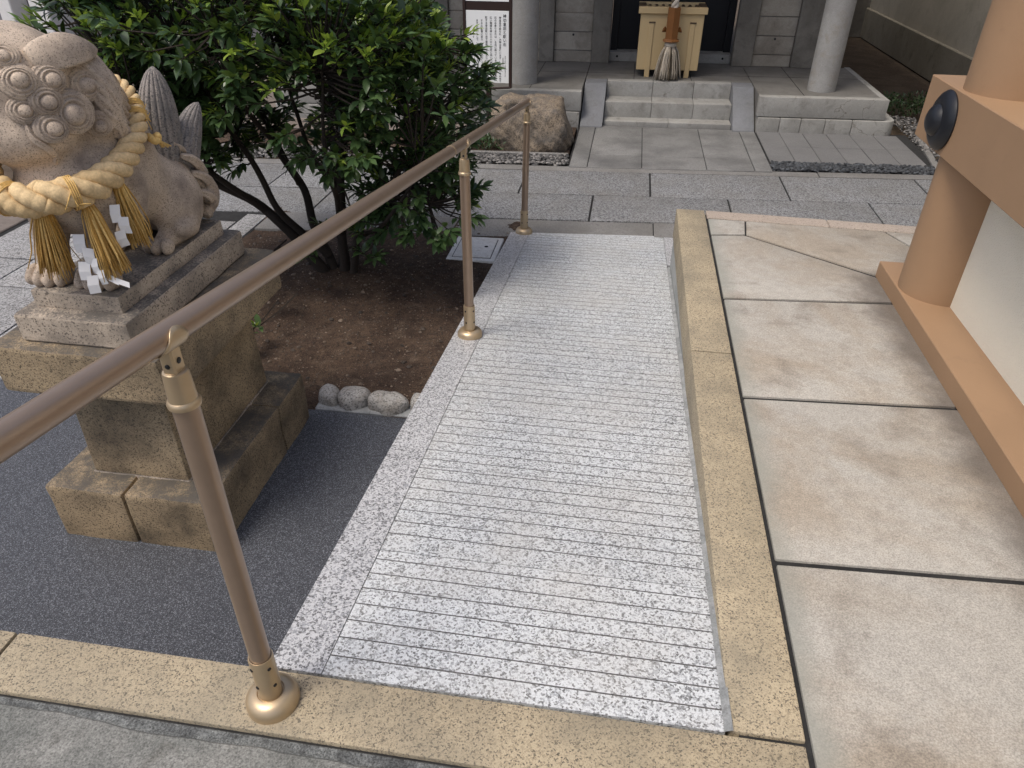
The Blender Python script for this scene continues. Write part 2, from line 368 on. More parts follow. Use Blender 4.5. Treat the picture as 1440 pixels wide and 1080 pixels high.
def surface_nets(fn, lo, hi, h):
    n = [int(round((hi[i]-lo[i])/h))+1 for i in range(3)]
    ax = [np.linspace(lo[i], lo[i]+h*(n[i]-1), n[i], dtype=np.float32) for i in range(3)]
    p = np.stack(np.meshgrid(*ax, indexing='ij'), -1); D = fn(p)
    c = np.zeros([k-1 for k in n]+[3]); cnt = np.zeros([k-1 for k in n]); sg = D < 0
    idx = [(i, j, k) for i in (0, 1) for j in (0, 1) for k in (0, 1)]
    def sl(o): return tuple(slice(o[q], n[q]-1+o[q]) for q in range(3))
    for a in idx:
        for q in range(3):
            if a[q]: continue
            b = list(a); b[q] = 1; da, db = D[sl(a)], D[sl(tuple(b))]
            cr = (sg[sl(a)] != sg[sl(tuple(b))]); t = np.where(cr, da/np.where(cr, da-db, 1), 0)
            pos = np.zeros(c.shape); 
            for z in range(3): pos[..., z] = a[z]
            pos[..., q] += t; c += np.where(cr[..., None], pos, 0); cnt += cr
    act = cnt > 0; ids = -np.ones(act.shape, int); ids[act] = np.arange(act.sum())
    cell = np.argwhere(act); V = (cell + c[act]/cnt[act][:, None])*h + np.array(lo)
    F = []
    for q in range(3):
        o1, o2 = [(1, 2), (2, 0), (0, 1)][q]
        s0 = [slice(None)]*3; s1 = [slice(None)]*3; s0[q] = slice(0, n[q]-1); s1[q] = slice(1, n[q])
        a, b = sg[tuple(s0)], sg[tuple(s1)]; e = np.argwhere(a != b)
        e = e[(e[:, o1] > 0) & (e[:, o2] > 0) & (e[:, o1] < n[o1]-1) & (e[:, o2] < n[o2]-1)]
        fl = a[tuple(e.T)]
        qd = []
        for d1, d2 in ((-1, -1), (0, -1), (0, 0), (-1, 0)):
            x = e.copy(); x[:, o1] += d1; x[:, o2] += d2; qd.append(ids[tuple(x.T)])
        qd = np.stack(qd, 1); qd[~fl] = qd[~fl][:, ::-1]; F.append(qd)
    return V, np.concatenate(F)
def np_obj(name, V, F, mat, parent=None, smooth=True):
    me = bpy.data.meshes.new(name); me.from_pydata(V.tolist(), [], F.tolist())
    if smooth: me.polygons.foreach_set('use_smooth', [True]*len(me.polygons))
    return obj_mesh(name, me, mat, parent)

# ================================================================== SETTING
gv = [(-300, -300, -.09), (300, -300, -.09), (300, 300, -.09), (-300, 300, -.09)]
struct(obj('ground', gv, [(0, 1, 2, 3)], 'dirt'))
TZ = .405                                     # terrace level
RY0, RSL = .878, .112                         # ramp start and slope
def rz(y): return TZ - RSL*(y-RY0)
def rend(x): return 4.47 + .13*x              # far end of the ramp
def row(a, x): return a + .09*x               # courtyard paving courses

# resin floor left of the ramp
struct(obj('resin_floor', *cube(-3.0, -.62, .80, 2.33, -.08, 0), 'resin'))
# courtyard bed under the slabs
struct(prism('courtyard_paving', [(-4.6, 2.05), (-2.345, 2.05), (-2.345, 4.4), (3.6, 4.6), (3.6, 6.24), (-4.6, 5.5)], -.085, -.009, 'joint', bevel=0))
court = bpy.data.objects['courtyard_paving']
def slab_row(a0, a1, xs, mat, gap=.007):
    for x0, x1 in zip(xs[:-1], xs[1:]):
        prism('paving_slab', [(x0+gap, row(a0, x0)+gap), (x1-gap, row(a0, x1)+gap), (x1-gap, row(a1, x1)-gap), (x0+gap, row(a1, x0)-gap)],
              -.06, random.uniform(-.003, .003), mat, court, .004, 2)
slab_row(5.80, 5.925, [-4.5, -3.2, -1.9, -.78, 1.56, 3.4], 'band', .004)
slab_row(5.23, 5.80, [-4.5, -3.55, -2.62, -1.70, -.733, .235, 1.245, 2.28, 3.3], 'pave')
slab_row(4.71, 5.23, [-4.5, -3.1, -2.1, -1.12, -.18, .79, 1.79, 2.8], 'pave')
slab_row(4.40, 4.71, [-2.34, -1.05, .25, 1.5, 2.8], 'band', .003)
def col_slabs(x0, x1, ys, mat):
    for y0, y1 in zip(ys[:-1], ys[1:]):
        box('paving_slab', x0+.007, x1-.007, y0+.007, y1-.007, -.06, random.uniform(-.003, .003), mat, court, .004, 2)
col_slabs(-2.51, -2.35, [2.06, 3.1, 4.45], 'pave_light')
col_slabs(-2.955, -2.51, [2.06, 2.62, 3.45, 4.30], 'pave_light')
col_slabs(-3.42, -2.955, [2.06, 2.4, 3.17, 3.98, 4.36], 'pave_light')
col_slabs(-3.87, -3.42, [2.06, 2.75, 3.52, 4.30], 'pave_light')
# brown pavers further off
bp = struct(obj('brown_paving', *cube(-6.0, -1.3, 6.62, 10.95, -.084, -.012), 'joint'))
yy = 6.64
while yy < 10.9:
    xx = -6.0 + random.choice((0., -.3))
    while xx < -1.85:
        box('paver', xx, xx+.595, yy, yy+.292, -.05, random.uniform(-.004, .003), 'browntile', bp, .006); xx += .605
    yy += .302
bp2 = struct(obj('side_paving', *cube(-7.02, -3.9, 1.98, 4.80, -.084, -.012), 'joint'))
for i in range(9):
    for j in range(5): box('paver', -4.52-.62*j, -4.52-.62*j+.605, 2.0+i*.31, 2.3+i*.31, -.05, random.uniform(-.004, .003), 'browntile', bp2, .006)
# soil bed: an uneven sheet
def soil_z(x, y):
    n = noise.noise(Vector((x*3, y*3, 1)))*.018 + noise.noise(Vector((x*11, y*11, 5)))*.007 + noise.noise(Vector((x*45, y*45, 9)))*.004
    return -.004 + n + .035*math.exp(-((x+1.5)**2+(y-3.6)**2)/.35)
nx, ny = 150, 180
xs = np.linspace(-2.345, -.60, nx); ys = np.linspace(2.33, 4.60, ny)
sv = [(x, y, soil_z(x, y)) for y in ys for x in xs]
sf = [(j*nx+i, j*nx+i+1, (j+1)*nx+i+1, (j+1)*nx+i) for j in range(ny-1) for i in range(nx-1)]
struct(obj('soil_bed', sv, sf, 'soil', smooth=True))
def pebble(c, r, flat=.6):
    ph = random.uniform(0, 2*PI); v = []
    for z, k, q in ((-.8, .5, 4), (0, 1, 6), (.8, .55, 4)):
        for i in range(6 if q == 6 else 6):
            a = ph+2*PI*i/6; s_ = random.uniform(.75, 1.2)
            v.append((c[0]+r*k*s_*math.cos(a), c[1]+r*k*s_*math.sin(a)*.8, c[2]+z*r*flat))
    f = [(5, 4, 3, 2, 1, 0), (12, 13, 14, 15, 16, 17)]
    for b in (0, 6): f += [(b+i, b+(i+1) % 6, b+6+(i+1) % 6, b+6+i) for i in range(6)]
    return v, f
ch = []; vals = []
for i in range(5200):
    x, y = random.uniform(-2.3, -.68), random.uniform(2.45, 4.5)
    r = random.uniform(.002, .006) if random.random() < .97 else random.uniform(.008, .015)
    ch.append(pebble((x, y, soil_z(x, y)+r*.25), r)); vals.append(random.random()**2.2)
tag(join_obj('soil_crumbs', ch, 'crumb', None, vals), 'small crumbs and grit lying over the dark planting soil', 'soil crumbs', kind='stuff')

# ------------------------------------------------------------------ terrace
KX0, KX1 = .322, .471
ter = struct(obj('terrace', *cube(KX0+.02, 4.2, -1.2, 3.86, -.08, TZ-.010), 'joint'))
obj_front = box('terrace_front', -4.2, KX0+.018, -1.2, .81, -.08, TZ-.012, 'joint', ter, 0)
for y0, y1 in ((.884, 2.391), (2.397, 3.905)):
    box('kerb_stone', KX0, KX1, y0, y1, TZ-.16, TZ, 'kerb', ter, .005, 2)
# retaining wall stones below the kerb
y = .9
for y1 in (1.75, 2.5, 3.15, 3.895):
    box('wall_stone', KX0+.006, KX0+.1, y, y1-.006, -.07, TZ-.166, 'wallstone', ter, .003); y = y1
box('mortar_bed', KX0+.011, KX0+.09, .9, 3.88, -.07, TZ-.15, 'mortar', ter, 0)
# mortar strip between ramp and kerb
obj('mortar_strip', [(KX0-.012, RY0, rz(RY0)+.003), (KX0+.004, RY0, rz(RY0)+.012), (KX0+.004, 3.85, rz(3.85)+.012), (KX0-.012, 3.85, rz(3.85)+.003)], [(0, 1, 2, 3)], 'mortar', ter)
prism('ledge_stone', [(KX1+.008, 3.80), (1.1, 3.77), (1.1, 3.872), (KX1+.008, 3.905)], TZ-.15, TZ, 'ledge', ter, .004)
prism('ledge_stone', [(1.104, 3.77), (2.6, 3.70), (2.6, 3.80), (1.104, 3.872)], TZ-.15, TZ, 'ledge', ter, .004)
SX = KX1+.012
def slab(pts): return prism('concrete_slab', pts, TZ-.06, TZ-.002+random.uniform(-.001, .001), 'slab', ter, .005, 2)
gp = .009
slab([(SX, -1.1), (1.9, -1.06), (1.9, .32), (SX, .25)])
slab([(SX, .25+gp*2), (1.9, .32+gp*2), (1.9, 1.435-gp), (SX, 1.368-gp)])
slab([(SX, 1.368+gp), (1.9, 1.435+gp), (1.9, 2.205-gp), (SX, 2.112-gp)])
slab([(SX, 2.112+gp), (1.9, 2.205+gp), (1.9, 2.99-gp), (SX, 2.853-gp)])
slab([(SX, 2.853+gp), (1.3, 2.935+gp), (1.3, 3.083), (.652, 3.578), (SX, 3.553)])
slab([(SX, 3.571), (.652, 3.596), (.672, 3.784), (SX, 3.790)])
slab([(.660, 3.597), (1.318, 3.102), (1.62, 3.10), (1.36, 3.752), (.680, 3.784)])
slab([(1.63, 3.10), (3.4, 3.1), (3.4, 3.67), (1.375, 3.752)])
# front kerb and the concrete in front of it
box('kerb_stone', -1.265, KX1-.002, .735, .874, TZ-.16, TZ, 'kerb', ter, .005, 2)
box('kerb_stone', -2.9, -1.272, .735, .874, TZ-.16, TZ, 'kerb', ter, .005, 2)
box('mortar_joint', -2.9, KX1-.004, .69, .732, TZ-.05, TZ-.009, 'oldmortar', ter, .004)
fx = np.linspace(-2.9, KX1, 70)
prism('concrete_slab', [(-2.9, -1.1), (KX1-.004, -1.1)] + [(float(x), .712+noise.noise(Vector((x*9, 0, 3)))*.012-(.008 if x > -.9 else 0)) for x in fx[::-1]], TZ-.06, TZ-.003, 'front', ter, .004)

# ------------------------------------------------------------------ ramp
RX0, RXB, RX1 = -.665, -.545, KX0-.01
ramp = struct(prism('ramp', [(RX0+.01, .86), (RX1, .86), (RX1, 4.44), (RX0+.01, 4.36)], -.08, lambda x, y: max(rz(y)-.03, -.078), 'groove', bevel=0))
PITCH = .0535
def ramp_slab(y0, y1, last=False):
    """granite slab with cut grooves: profile along y extruded across x"""
    prof = []; gw, gd = .0038, .005
    prof.append((y0+.0015, 0))
    k = math.ceil((y0+.02-RY0)/PITCH)
    while RY0+k*PITCH < y1-.015:
        yc = RY0+k*PITCH
        prof += [(yc-gw/2, 0), (yc-gw/2+.001, -gd), (yc+gw/2-.001, -gd), (yc+gw/2, 0)]; k += 1
    prof.append((y1-.0015, 0))
    v = []; f = []
    for x in (RXB+.002, RX1):
        for yy_, d in prof:
            yq = yy_ if not last or yy_ < y1-.002 else rend(x)
            if last: yq = min(yq, rend(x))
            v.append((x, yq, rz(yq)+d))
        v.append((x, v[-1][1], rz(v[-1][1])-.045)); v.append((x, prof[0][0], rz(prof[0][0])-.045))
    n = len(v)//2
    f = [(i, i+1, n+i+1, n+i) for i in range(n-1)] + [(n-1, 0, n, 2*n-1), tuple(range(n-1, -1, -1)), tuple(range(n, 2*n))]
    o = obj('grooved_slab', v, f, 'ramp', ramp); o.data.materials.append(M['groove'])
    for i in range(len(prof)-1):
        if prof[i][1] < 0 or prof[i+1][1] < 0: o.data.polygons[i].material_index = 1
    bm = bmesh.new(); bm.from_mesh(o.data); bmesh.ops.recalc_face_normals(bm, faces=bm.faces); bm.to_mesh(o.data); bm.free()
yb = [RY0+.41*i for i in range(9)]
for i in range(9): ramp_slab(yb[i], yb[i+1] if i < 8 else 4.55, i == 8)
for y0, y1 in ((RY0, 1.78), (1.78, 2.68), (2.68, 3.58), (3.58, None)):
    ya, ybb = y0+.0006, (y1-.0006 if y1 else rend(RX0))
    yc = y1-.0006 if y1 else rend(RXB)
    prism('border_slab', [(RX0, ya), (RXB, ya), (RXB, yc), (RX0, ybb)], lambda x, y: max(rz(y)-.2, -.08), lambda x, y: rz(y)+.001, 'border', ramp, 0)
prism('border_slab', [(RX1+.002, 3.91), (.43, 3.91), (.43, rend(.43)), (RX1+.002, rend(RX1))], -.08, lambda x, y: rz(y)+.001, 'border', ramp, .0015)
prism('side_wall', [(RX0+.012, .88), (RX0+.05, .88), (RX0+.05, 4.37), (RX0+.012, 4.36)], -.08, lambda x, y: max(rz(y)-.04, -.078), 'wallstone', ramp, 0)

# ================================================================== HAND RAIL
hr = empty('handrail', (-.62, .804, TZ), 'bronze coated metal handrail on three posts beside the granite ramp', 'handrail')
P_ = [(-.620, .804, TZ), (-.592, 2.714, rz(2.714)), (-.580, 4.385, rz(4.385))]
def rail_z(y): return 1.288 - .131*(y-.804)
def rail_x(y): return -.618 + .0125*(y-.804)
def rp(y): return Vector((rail_x(y), y, rail_z(y)))
RR = .0195
tube('rail', [rp(-1.0), rp(.5), rp(2.5)], RR, 'rail', hr, 28)
tube('rail_joint', [rp(2.5), rp(2.512)], RR*1.06, 'gold', hr, 28)
tube('rail', [rp(2.512), rp(4.40)], RR, 'rail', hr, 28)
rd = (rp(1)-rp(0)).normalized()
lathe('rail_end_cap', [(RR*1.04, -.004), (RR*1.04, .012), (RR*.95, .02), (RR*.6, .026), (.001, .028)], rp(4.40), 'rail', hr, 24, rd)
def scr(p, d, parent, r=.0042):
    lathe('screw', [(r, -.002), (r, .0012), (r*.6, .0022)], p, 'screw', parent, 8, d)
for (px, py, pz) in P_:
    top = rp(py)
    pr = .0205
    post = tube('post', [(px, py, pz+.02), (top.x, top.y, top.z-.115)], pr, 'rail', hr, 24)
    lathe('base_flange', [(.0545, 0), (.0545, .012), (.053, .02), (.047, .029), (.037, .035), (.028, .036), (.026, .033)], (px, py, pz), 'gold', post, 36)
    lathe('sleeve', [(.0245, .02), (.0245, .148), (.0235, .152), (.0215, .152), (.0212, .12)], (px, py, pz), 'gold', post, 24)
    for a, h in ((-2.1, .13), (-2.0, .075), (-.55, .13), (-.45, .075)):
        d = Vector((math.cos(a), math.sin(a), 0)); scr(Vector((px, py, pz+h))+d*.0245, d, post)
    t0 = Vector((top.x, top.y, top.z-.115))
    lathe('collar', [(.0205, -.006), (.0245, -.004), (.0255, .001), (.0235, .006), (.0215, .008), (.0195, .05), (.018, .056), (.015, .058)], t0, 'gold', post, 24)
    # bracket: hinge block and saddle hugging the rail
    br = box('bracket', t0.x-.011, t0.x+.011, t0.y-.013, t0.y+.013, t0.z+.055, top.z-RR*.5, 'gold', post, .003)
    pts = []
    u, w_ = frame_of(rd)
    for s in np.linspace(-.030, .030, 9):
        hw = .95*math.sqrt(max(0, 1-(s/.0305)**2))*1.15
        for k in range(9):
            a = -PI/2 + (k-2.2)/4*hw*1.5
            side = Vector((math.cos(a), 0, math.sin(a))); side = (side - rd*side.dot(rd)).normalized()
            pts.append(top + rd*s + side*(RR+.0022))
    fs = [(i*9+k, i*9+k+1, (i+1)*9+k+1, (i+1)*9+k) for i in range(8) for k in range(8)]
    sd = obj('saddle', pts, fs, 'gold', post, smooth=True)
    sd.modifiers.new('s', 'SOLIDIFY').thickness = .003
    sd.modifiers['s'].offset = 0
    scr(Vector((t0.x+.011, t0.y, t0.z+.075)), (1, 0, 0), post, .005); scr(Vector((t0.x, t0.y-.013, t0.z+.07)), (0, -1, 0), post, .004)
adopt(hr)

# ================================================================== HALL ON THE RIGHT
hall = empty('tan_hall', (1.335, 2.92, TZ), 'tan painted timber-style hall with cream stucco wall on the concrete terrace', 'building')
box('plinth', 1.178, 3.3, -1.1, 3.19, TZ-.004, TZ+.072, 'tan', hall, .003)
lathe('column', [(.15, 0), (.15, 3.0)], (1.335, 2.92, TZ+.07), 'tan', hall, 64)
box('wall_panel', 1.335, 1.40, -1.1, 2.80, TZ+.07, 1.03, 'stucco', hall, 0)
box('wall_panel', 1.345, 1.40, -1.1, 2.80, 1.24, 3.2, 'stucco', hall, 0)
box('wall_panel', 1.46, 3.2, 2.95, 3.0, TZ+.07, 1.05, 'stucco', hall, 0)
box('wall_panel', 1.46, 3.2, 2.95, 3.0, 1.2, 3.2, 'stucco', hall, 0)
box('beam', 1.166, 1.50, -1.1, 3.21, 1.022, 1.250, 'tan', hall, .003)
ros = lathe('rosette', [(.104, 0), (.106, .006), (.1, .016), (.085, .027), (.064, .034), (.057, .033), (.054, .038), (.046, .050), (.03, .059), (.012, .063), (.001, .064)], (1.166, 2.965, 1.136), 'rosette', hall, 48, (-1, 0, 0))
box('unseen_eave', 1.13, 4.0, -1.3, 3.6, 3.2, 3.34, 'unseen_roof', hall, .01)  # unseen overhang, cut back so that light reaches the stucco
adopt(hall)

# ================================================================== SHRINE
XF[0] = lambda v: (v[0], v[1]+.055*v[0], v[2])
sh = empty('shrine', (.4, 7.7, 0), 'concrete shrine with round columns, steps and dark doorway behind the paved approach', 'shrine')
PT = .31
def spart(*a, **k): return box(*a, **k)
FY = 7.175
# platform blocks right and left of the stair
box('platform_floor', 1.215, 2.33, FY+.09, 8.72, -.06, PT-.004, 'shfloor', sh, .003)
box('platform_floor', -3.4, -.43, FY+.09, 8.72, -.06, PT-.004, 'shfloor', sh, .003)
box('platform_floor', -.425, 1.21, 7.72+.09, 8.9, -.06, PT-.004, 'shfloor', sh, .003)
for x in (.05, .62): box('floor_joint', x, x+.006, 7.83, 8.68, PT-.006, PT-.0025, 'joint', sh, 0)
for x in (-1.9, -.93, 1.62): box('floor_joint', x, x+.006, FY+.1, 8.68, PT-.006, PT-.0025, 'joint', sh, 0)
box('floor_joint', -3.3, 2.3, 8.12, 8.126, PT-.006, PT-.003, 'joint', sh, 0)
box('edge_stone', 1.21, 2.36, FY, FY+.1, .135, PT, 'shrine', sh, .008, 2)
box('edge_stone', 2.30, 2.36, FY+.103, 8.75, .135, PT, 'shrine', sh, .008, 2)
for x0, x1 in ((-3.4, -2.2), (-2.195, -1.3), (-1.295, -.425)): box('edge_stone', x0, x1, FY, FY+.1, .135, PT, 'shrine', sh, .008, 2)
xs_ = [1.222, 1.43, 1.62, 1.84, 2.08]
for x0, x1 in zip(xs_[:-1], xs_[1:]): box('base_stone', x0, x1-.005, FY-.02, FY+.2, -.06, .128, 'shrine', sh, .006, 2)
prism('base_stone', [(2.08, FY-.02)] + [(2.47-.1+.1*math.sin(a), FY-.02+.1-.1*math.cos(a)) for a in np.linspace(0, PI/2, 7)] + [(2.47, 8.7), (2.08, 8.7)], -.06, .128, 'shrine', sh, .01, 2)
xs_ = [-3.4, -2.6, -1.9, -1.2, -.43]
for x0, x1 in zip(xs_[:-1], xs_[1:]): box('base_stone', x0, x1-.005, FY-.015, FY+.2, -.06, .128, 'shrine', sh, .006, 2)
# stair
for y0, z0, z1 in ((7.27, -.06, .03), (7.44, -.06, .17), (7.70, -.06, PT)):
    x = -.205
    for dx in ((.62, .592) if z1 < .1 else (.45, .40, .362)):
        box('step_block', x, x+dx-.003, y0+random.uniform(-.002, .002), y0+(.3 if z1 < .3 else .12), z0, z1, 'shrine', sh, .006, 2); x += dx
for x0, x1 in ((-.42, -.209), (1.006, 1.205)):
    ys_ = [(7.13, -.06), (7.13, .012), (7.60, PT-.004), (7.78, PT+.002), (7.78, -.06)]
    v = [(x, yq, zq) for x in (x0, x1) for yq, zq in ys_]
    obj('stair_cheek', v, [(0, 1, 2, 3, 4), (9, 8, 7, 6, 5)] + [((i+1) % 5, i, 5+i, 5+(i+1) % 5) for i in range(5)], 'cheek', sh, bevel=.008, seg=2)
for cx, cy in ((1.825, 7.56), (-1.015, 7.546)):
    lathe('column', [(.13, 0), (.13, 3.0)], (cx, cy, PT-.003), 'column', sh, 48)
WY = 8.68
for x0, x1 in ((-1.0, -.845), (-.43, -.235), (1.085, 1.30), (1.71, 1.985), (-3.4, -3.2), (-2.2, -2.0)):
    box('wall_post', x0, x1, WY-.03, WY+.1, PT-.004, 3.2, 'wpost', sh, .006)
for x0, x1 in ((-.843, -.432), (1.302, 1.708), (-1.998, -1.002), (-3.198, -2.202)):
    z = PT-.004
    k = 0
    while z < 3.1:
        h = .12 if k == 0 else .185
        o = box('wall_board', x0, x1, WY+.012, WY+.06, z, z+h-.006, 'board', sh, .005); z += h; k += 1
        if k in (2, 6): lathe('bolt', [(.012, 0), (.012, .006), (.006, .009)], ((x0+x1)/2, WY+.012, z-.03), 'screw', o, 8, (0, -1, 0))
box('doorway', -.235, 1.085, 9.0, 9.06, .40, 3.2, 'dark', sh, 0)
box('door_frame', -.235, -.16, 8.93, 9.0, .40, 3.2, 'dark', sh, .003); box('door_frame', .40, .45, 8.93, 9.0, .40, 3.2, 'dark', sh, .003); box('door_frame', 1.01, 1.085, 8.93, 9.0, .40, 3.2, 'dark', sh, .003)
sill = box('door_sill', -.235, 1.085, 8.78, 9.06, PT-.003, .40, 'shrine', sh, .004)
lathe('sill_vent', [(.012, 0), (.012, .004)], (-.15, 8.78, .36), 'black', sill, 10, (0, -1, 0)); lathe('sill_vent', [(.012, 0), (.012, .004)], (1.0, 8.78, .36), 'black', sill, 10, (0, -1, 0))
box('side_wall', 1.99, 2.05, WY, 13.4, -.05, 3.2, 'wpost', sh, .004)
box('unseen_roof', -3.9, 2.9, 6.9, 13.5, 3.22, 3.4, 'unseen_roof', sh, .01)  # unseen slab, added to keep the doorway in shade
adopt(sh)
# offering box
ob = empty('offering_box', (.365, 8.15, PT), 'pale wooden offering box with slatted top in front of the dark doorway', 'offering box')
bx0, bx1, by0, by1 = .065, .675, 7.96, 8.38
box('front_panel', bx0, bx1, by0, by0+.02, PT+.065, .885, 'boxwood', ob, .004)
box('back_panel', bx0, bx1, by1-.02, by1, PT+.065, .885, 'boxwood', ob, .004)
box('side_panel', bx0, bx0+.02, by0+.021, by1-.021, PT+.065, .885, 'boxwood', ob, .003)
box('side_panel', bx1-.02, bx1, by0+.021, by1-.021, PT+.065, .885, 'boxwood', ob, .003)
box('bottom', bx0+.02, bx1-.02, by0+.021, by1-.021, PT+.07, PT+.09, 'slatwood', ob, 0)
for x in (.15, .545):
    box('leg', x, x+.05, by0-.012, by0-.0005, PT-.003, .80, 'boxwood', ob, .003); box('leg', x, x+.05, by1-.03, by1+.012, PT-.003, PT+.064, 'boxwood', ob, .003)
    box('leg_cap', x-.0, x+.062, by0-.014, by0-.0006, .802, .815, 'slatwood', ob, .002)
r0 = .025
box('rim', bx0-r0, bx1+r0, by0-r0, by0+.045, .886, .945, 'boxwood', ob, .004); box('rim', bx0-r0, bx1+r0, by1-.045, by1+r0, .886, .945, 'boxwood', ob, .004)
box('rim', bx0-r0, bx0+.045, by0+.046, by1-.046, .886, .944, 'slatwood', ob, .004); box('rim', bx1-.045, bx1+r0, by0+.046, by1-.046, .886, .944, 'slatwood', ob, .004)
for i in range(8):
    x = bx0+.07+i*.066; box('slat', x, x+.028, by0+.046, by1-.046, .905, .930, 'slatwood', ob, .003)
adopt(ob)
# bell rope
br_ = empty('bell_rope', (.385, 7.86, PT), 'thick bell rope with brown wooden grip and pale tassel before the offering box', 'bell rope')
c0 = Vector((.375, 7.84, 0))
def hel(c, z0, z1, R, pitch, ph, n=60): return [(c.x+R*math.cos(ph+2*PI*(z-z0)/pitch), c.y+R*math.sin(ph+2*PI*(z-z0)/pitch), z) for z in np.linspace(z0, z1, n)]
for k in range(3): join_obj('rope_strand', [tube_vf(hel(c0, .93, 3.2, .02, .16, k*2*PI/3, 110), .021, 7)], 'tassel', br_, [.95 if k else .05], smooth=True)
lathe('wooden_grip', [(.074, 0), (.066, .02), (.066, .285), (.06, .29)], (c0.x, c0.y, .665), 'ropewood', br_, 6, autos=.3)
lathe('grip_ring', [(.07, 0), (.09, .008), (.086, .02), (.07, .024)], (c0.x, c0.y, .655), 'ropewood', br_, 6, autos=.3)
for a in (0, PI): lathe('grip_knob', [(.012, 0), (.03, .03), (.02, .036)], (c0.x+math.cos(a)*.055, c0.y+.01, .75), 'ropewood', br_, 8, (math.cos(a), 0, .5))
join_obj('knot', [tube_vf([(c0.x+.035*math.cos(t), c0.y+.035*math.sin(t), .632) for t in np.linspace(0, 2*PI, 25)], .026, 8)], 'tassel', br_, [.8], smooth=True)
ch = []; vals = []
for i in range(170):
    a = random.uniform(0, 2*PI); q = math.sqrt(random.random()); r1 = .125*q+.01
    L = random.uniform(.27, .305); pts = []
    for t in np.linspace(0, 1, 6):
        r_ = (.05*q)*(1-t)+r1*t**.7; a2 = a+random.uniform(-.06, .06)
        pts.append((c0.x+r_*math.cos(a2), c0.y+r_*math.sin(a2), .622-L*t))
    ch.append(tube_vf(pts, .0052, 4)); vals.append(random.random()**.8)
join_obj('tassel_skirt', ch, 'tassel', br_, vals, smooth=True)
adopt(br_)
XF[0] = None
# approach slabs in front of the steps
ap = struct(prism('shrine_approach', [(-.43, 5.86), (1.22, 6.04), (1.22, 7.25), (-.43, 7.16)], -.085, -.003, 'joint', bevel=0))
def arow(t, x): return (5.885+.09*x)*(1-t) + (7.20+.045*x)*t
apx = [-.418, -.255, .165, .66, 1.055, 1.21]
apx = [-.418, -.27, .17, .69, 1.07, 1.21]
for i, (x0, x1) in enumerate(zip(apx[:-1], apx[1:])):
    ts = [0, 1] if i in (0, 4) else [0, .27, 1]
    for t0_, t1_ in zip(ts[:-1], ts[1:]):
        e = .003
        prism('approach_slab', [(x0+e, arow(t0_, x0)+e), (x1-e, arow(t0_, x1)+e), (x1-e, arow(t1_, x1)-e), (x0+e, arow(t1_, x0)-e)], -.06, .004+random.uniform(-.002, .002), 'approach', ap, .004, 2)
tl = struct(prism('tiled_strip', [(1.22, 6.19), (2.56, 6.31), (2.6, 7.36), (1.22, 7.28)], -.085, -.004, 'joint', bevel=0))
def trow(t, x): return (6.17+.075*x)*(1-t) + (7.18+.045*x)*t
for i in range(6):
    for j in range(2):
        x0, x1 = 1.226+i*.212, 1.226+(i+1)*.212; t0_, t1_ = j*.5, (j+1)*.5; e = .0025
        prism('tile', [(x0+e, trow(t0_, x0)+e), (x1-e, trow(t0_, x1)+e), (x1-e, trow(t1_, x1)-e), (x0+e, trow(t1_, x0)-e)], -.05, .002+random.uniform(-.002, .002), 'tile', tl, .003)
prism('edge_tile', [(2.505, 6.2), (2.56, 6.2), (2.72, 7.3), (2.665, 7.3)], -.06, .012, 'band', tl, .004)
# gravel
def gravel(name, poly, n, r0_, r1_, mat, label, z=-.006):
    ch = []; vals = []
    (x0, y0a, y0b), (x1, y1a, y1b) = poly
    for i in range(n):
        t = random.random(); x = x0+(x1-x0)*t; a = y0a+(y1a-y0a)*t; b = y0b+(y1b-y0b)*t
        y = random.uniform(a, b); r = random.uniform(r0_, r1_)
        ch.append(pebble((x, y, z+random.uniform(0, .02)), r, .65)); vals.append(random.random()**2)
    tag(join_obj(name, ch, mat, None, vals, smooth=False), label, 'gravel', kind='stuff')
gravel('dark_gravel', ((1.225, 6.045, 6.255), (2.52, 6.16, 6.355)), 1500, .009, .02, 'pebdark', 'dark blue grey pebbles in the strip beside the grey tiles')
gravel('mixed_gravel', ((-4.2, 5.56, 5.87), (-.44, 5.90, 6.14)), 3000, .009, .021, 'pebmix', 'mixed grey pebbles in the drain strip before the boulder')
gravel('side_gravel', ((2.60, 6.2, 8.1), (2.86, 6.35, 8.0)), 1100, .008, .016, 'pebmix', 'fine gravel beside the rounded end of the shrine base')
struct(prism('gravel_edging', [(-4.2, 5.89), (-.45, 6.155), (-.45, 6.20), (-4.2, 5.93)], -.08, .014, 'band', bevel=.004))
struct(prism('planting_ground', [(-4.2, 5.93), (-.45, 6.20), (-.45, 7.15), (-1.4, 7.1), (-1.45, 6.62), (-4.2, 6.62)], -.084, -.012, 'soil', bevel=0))

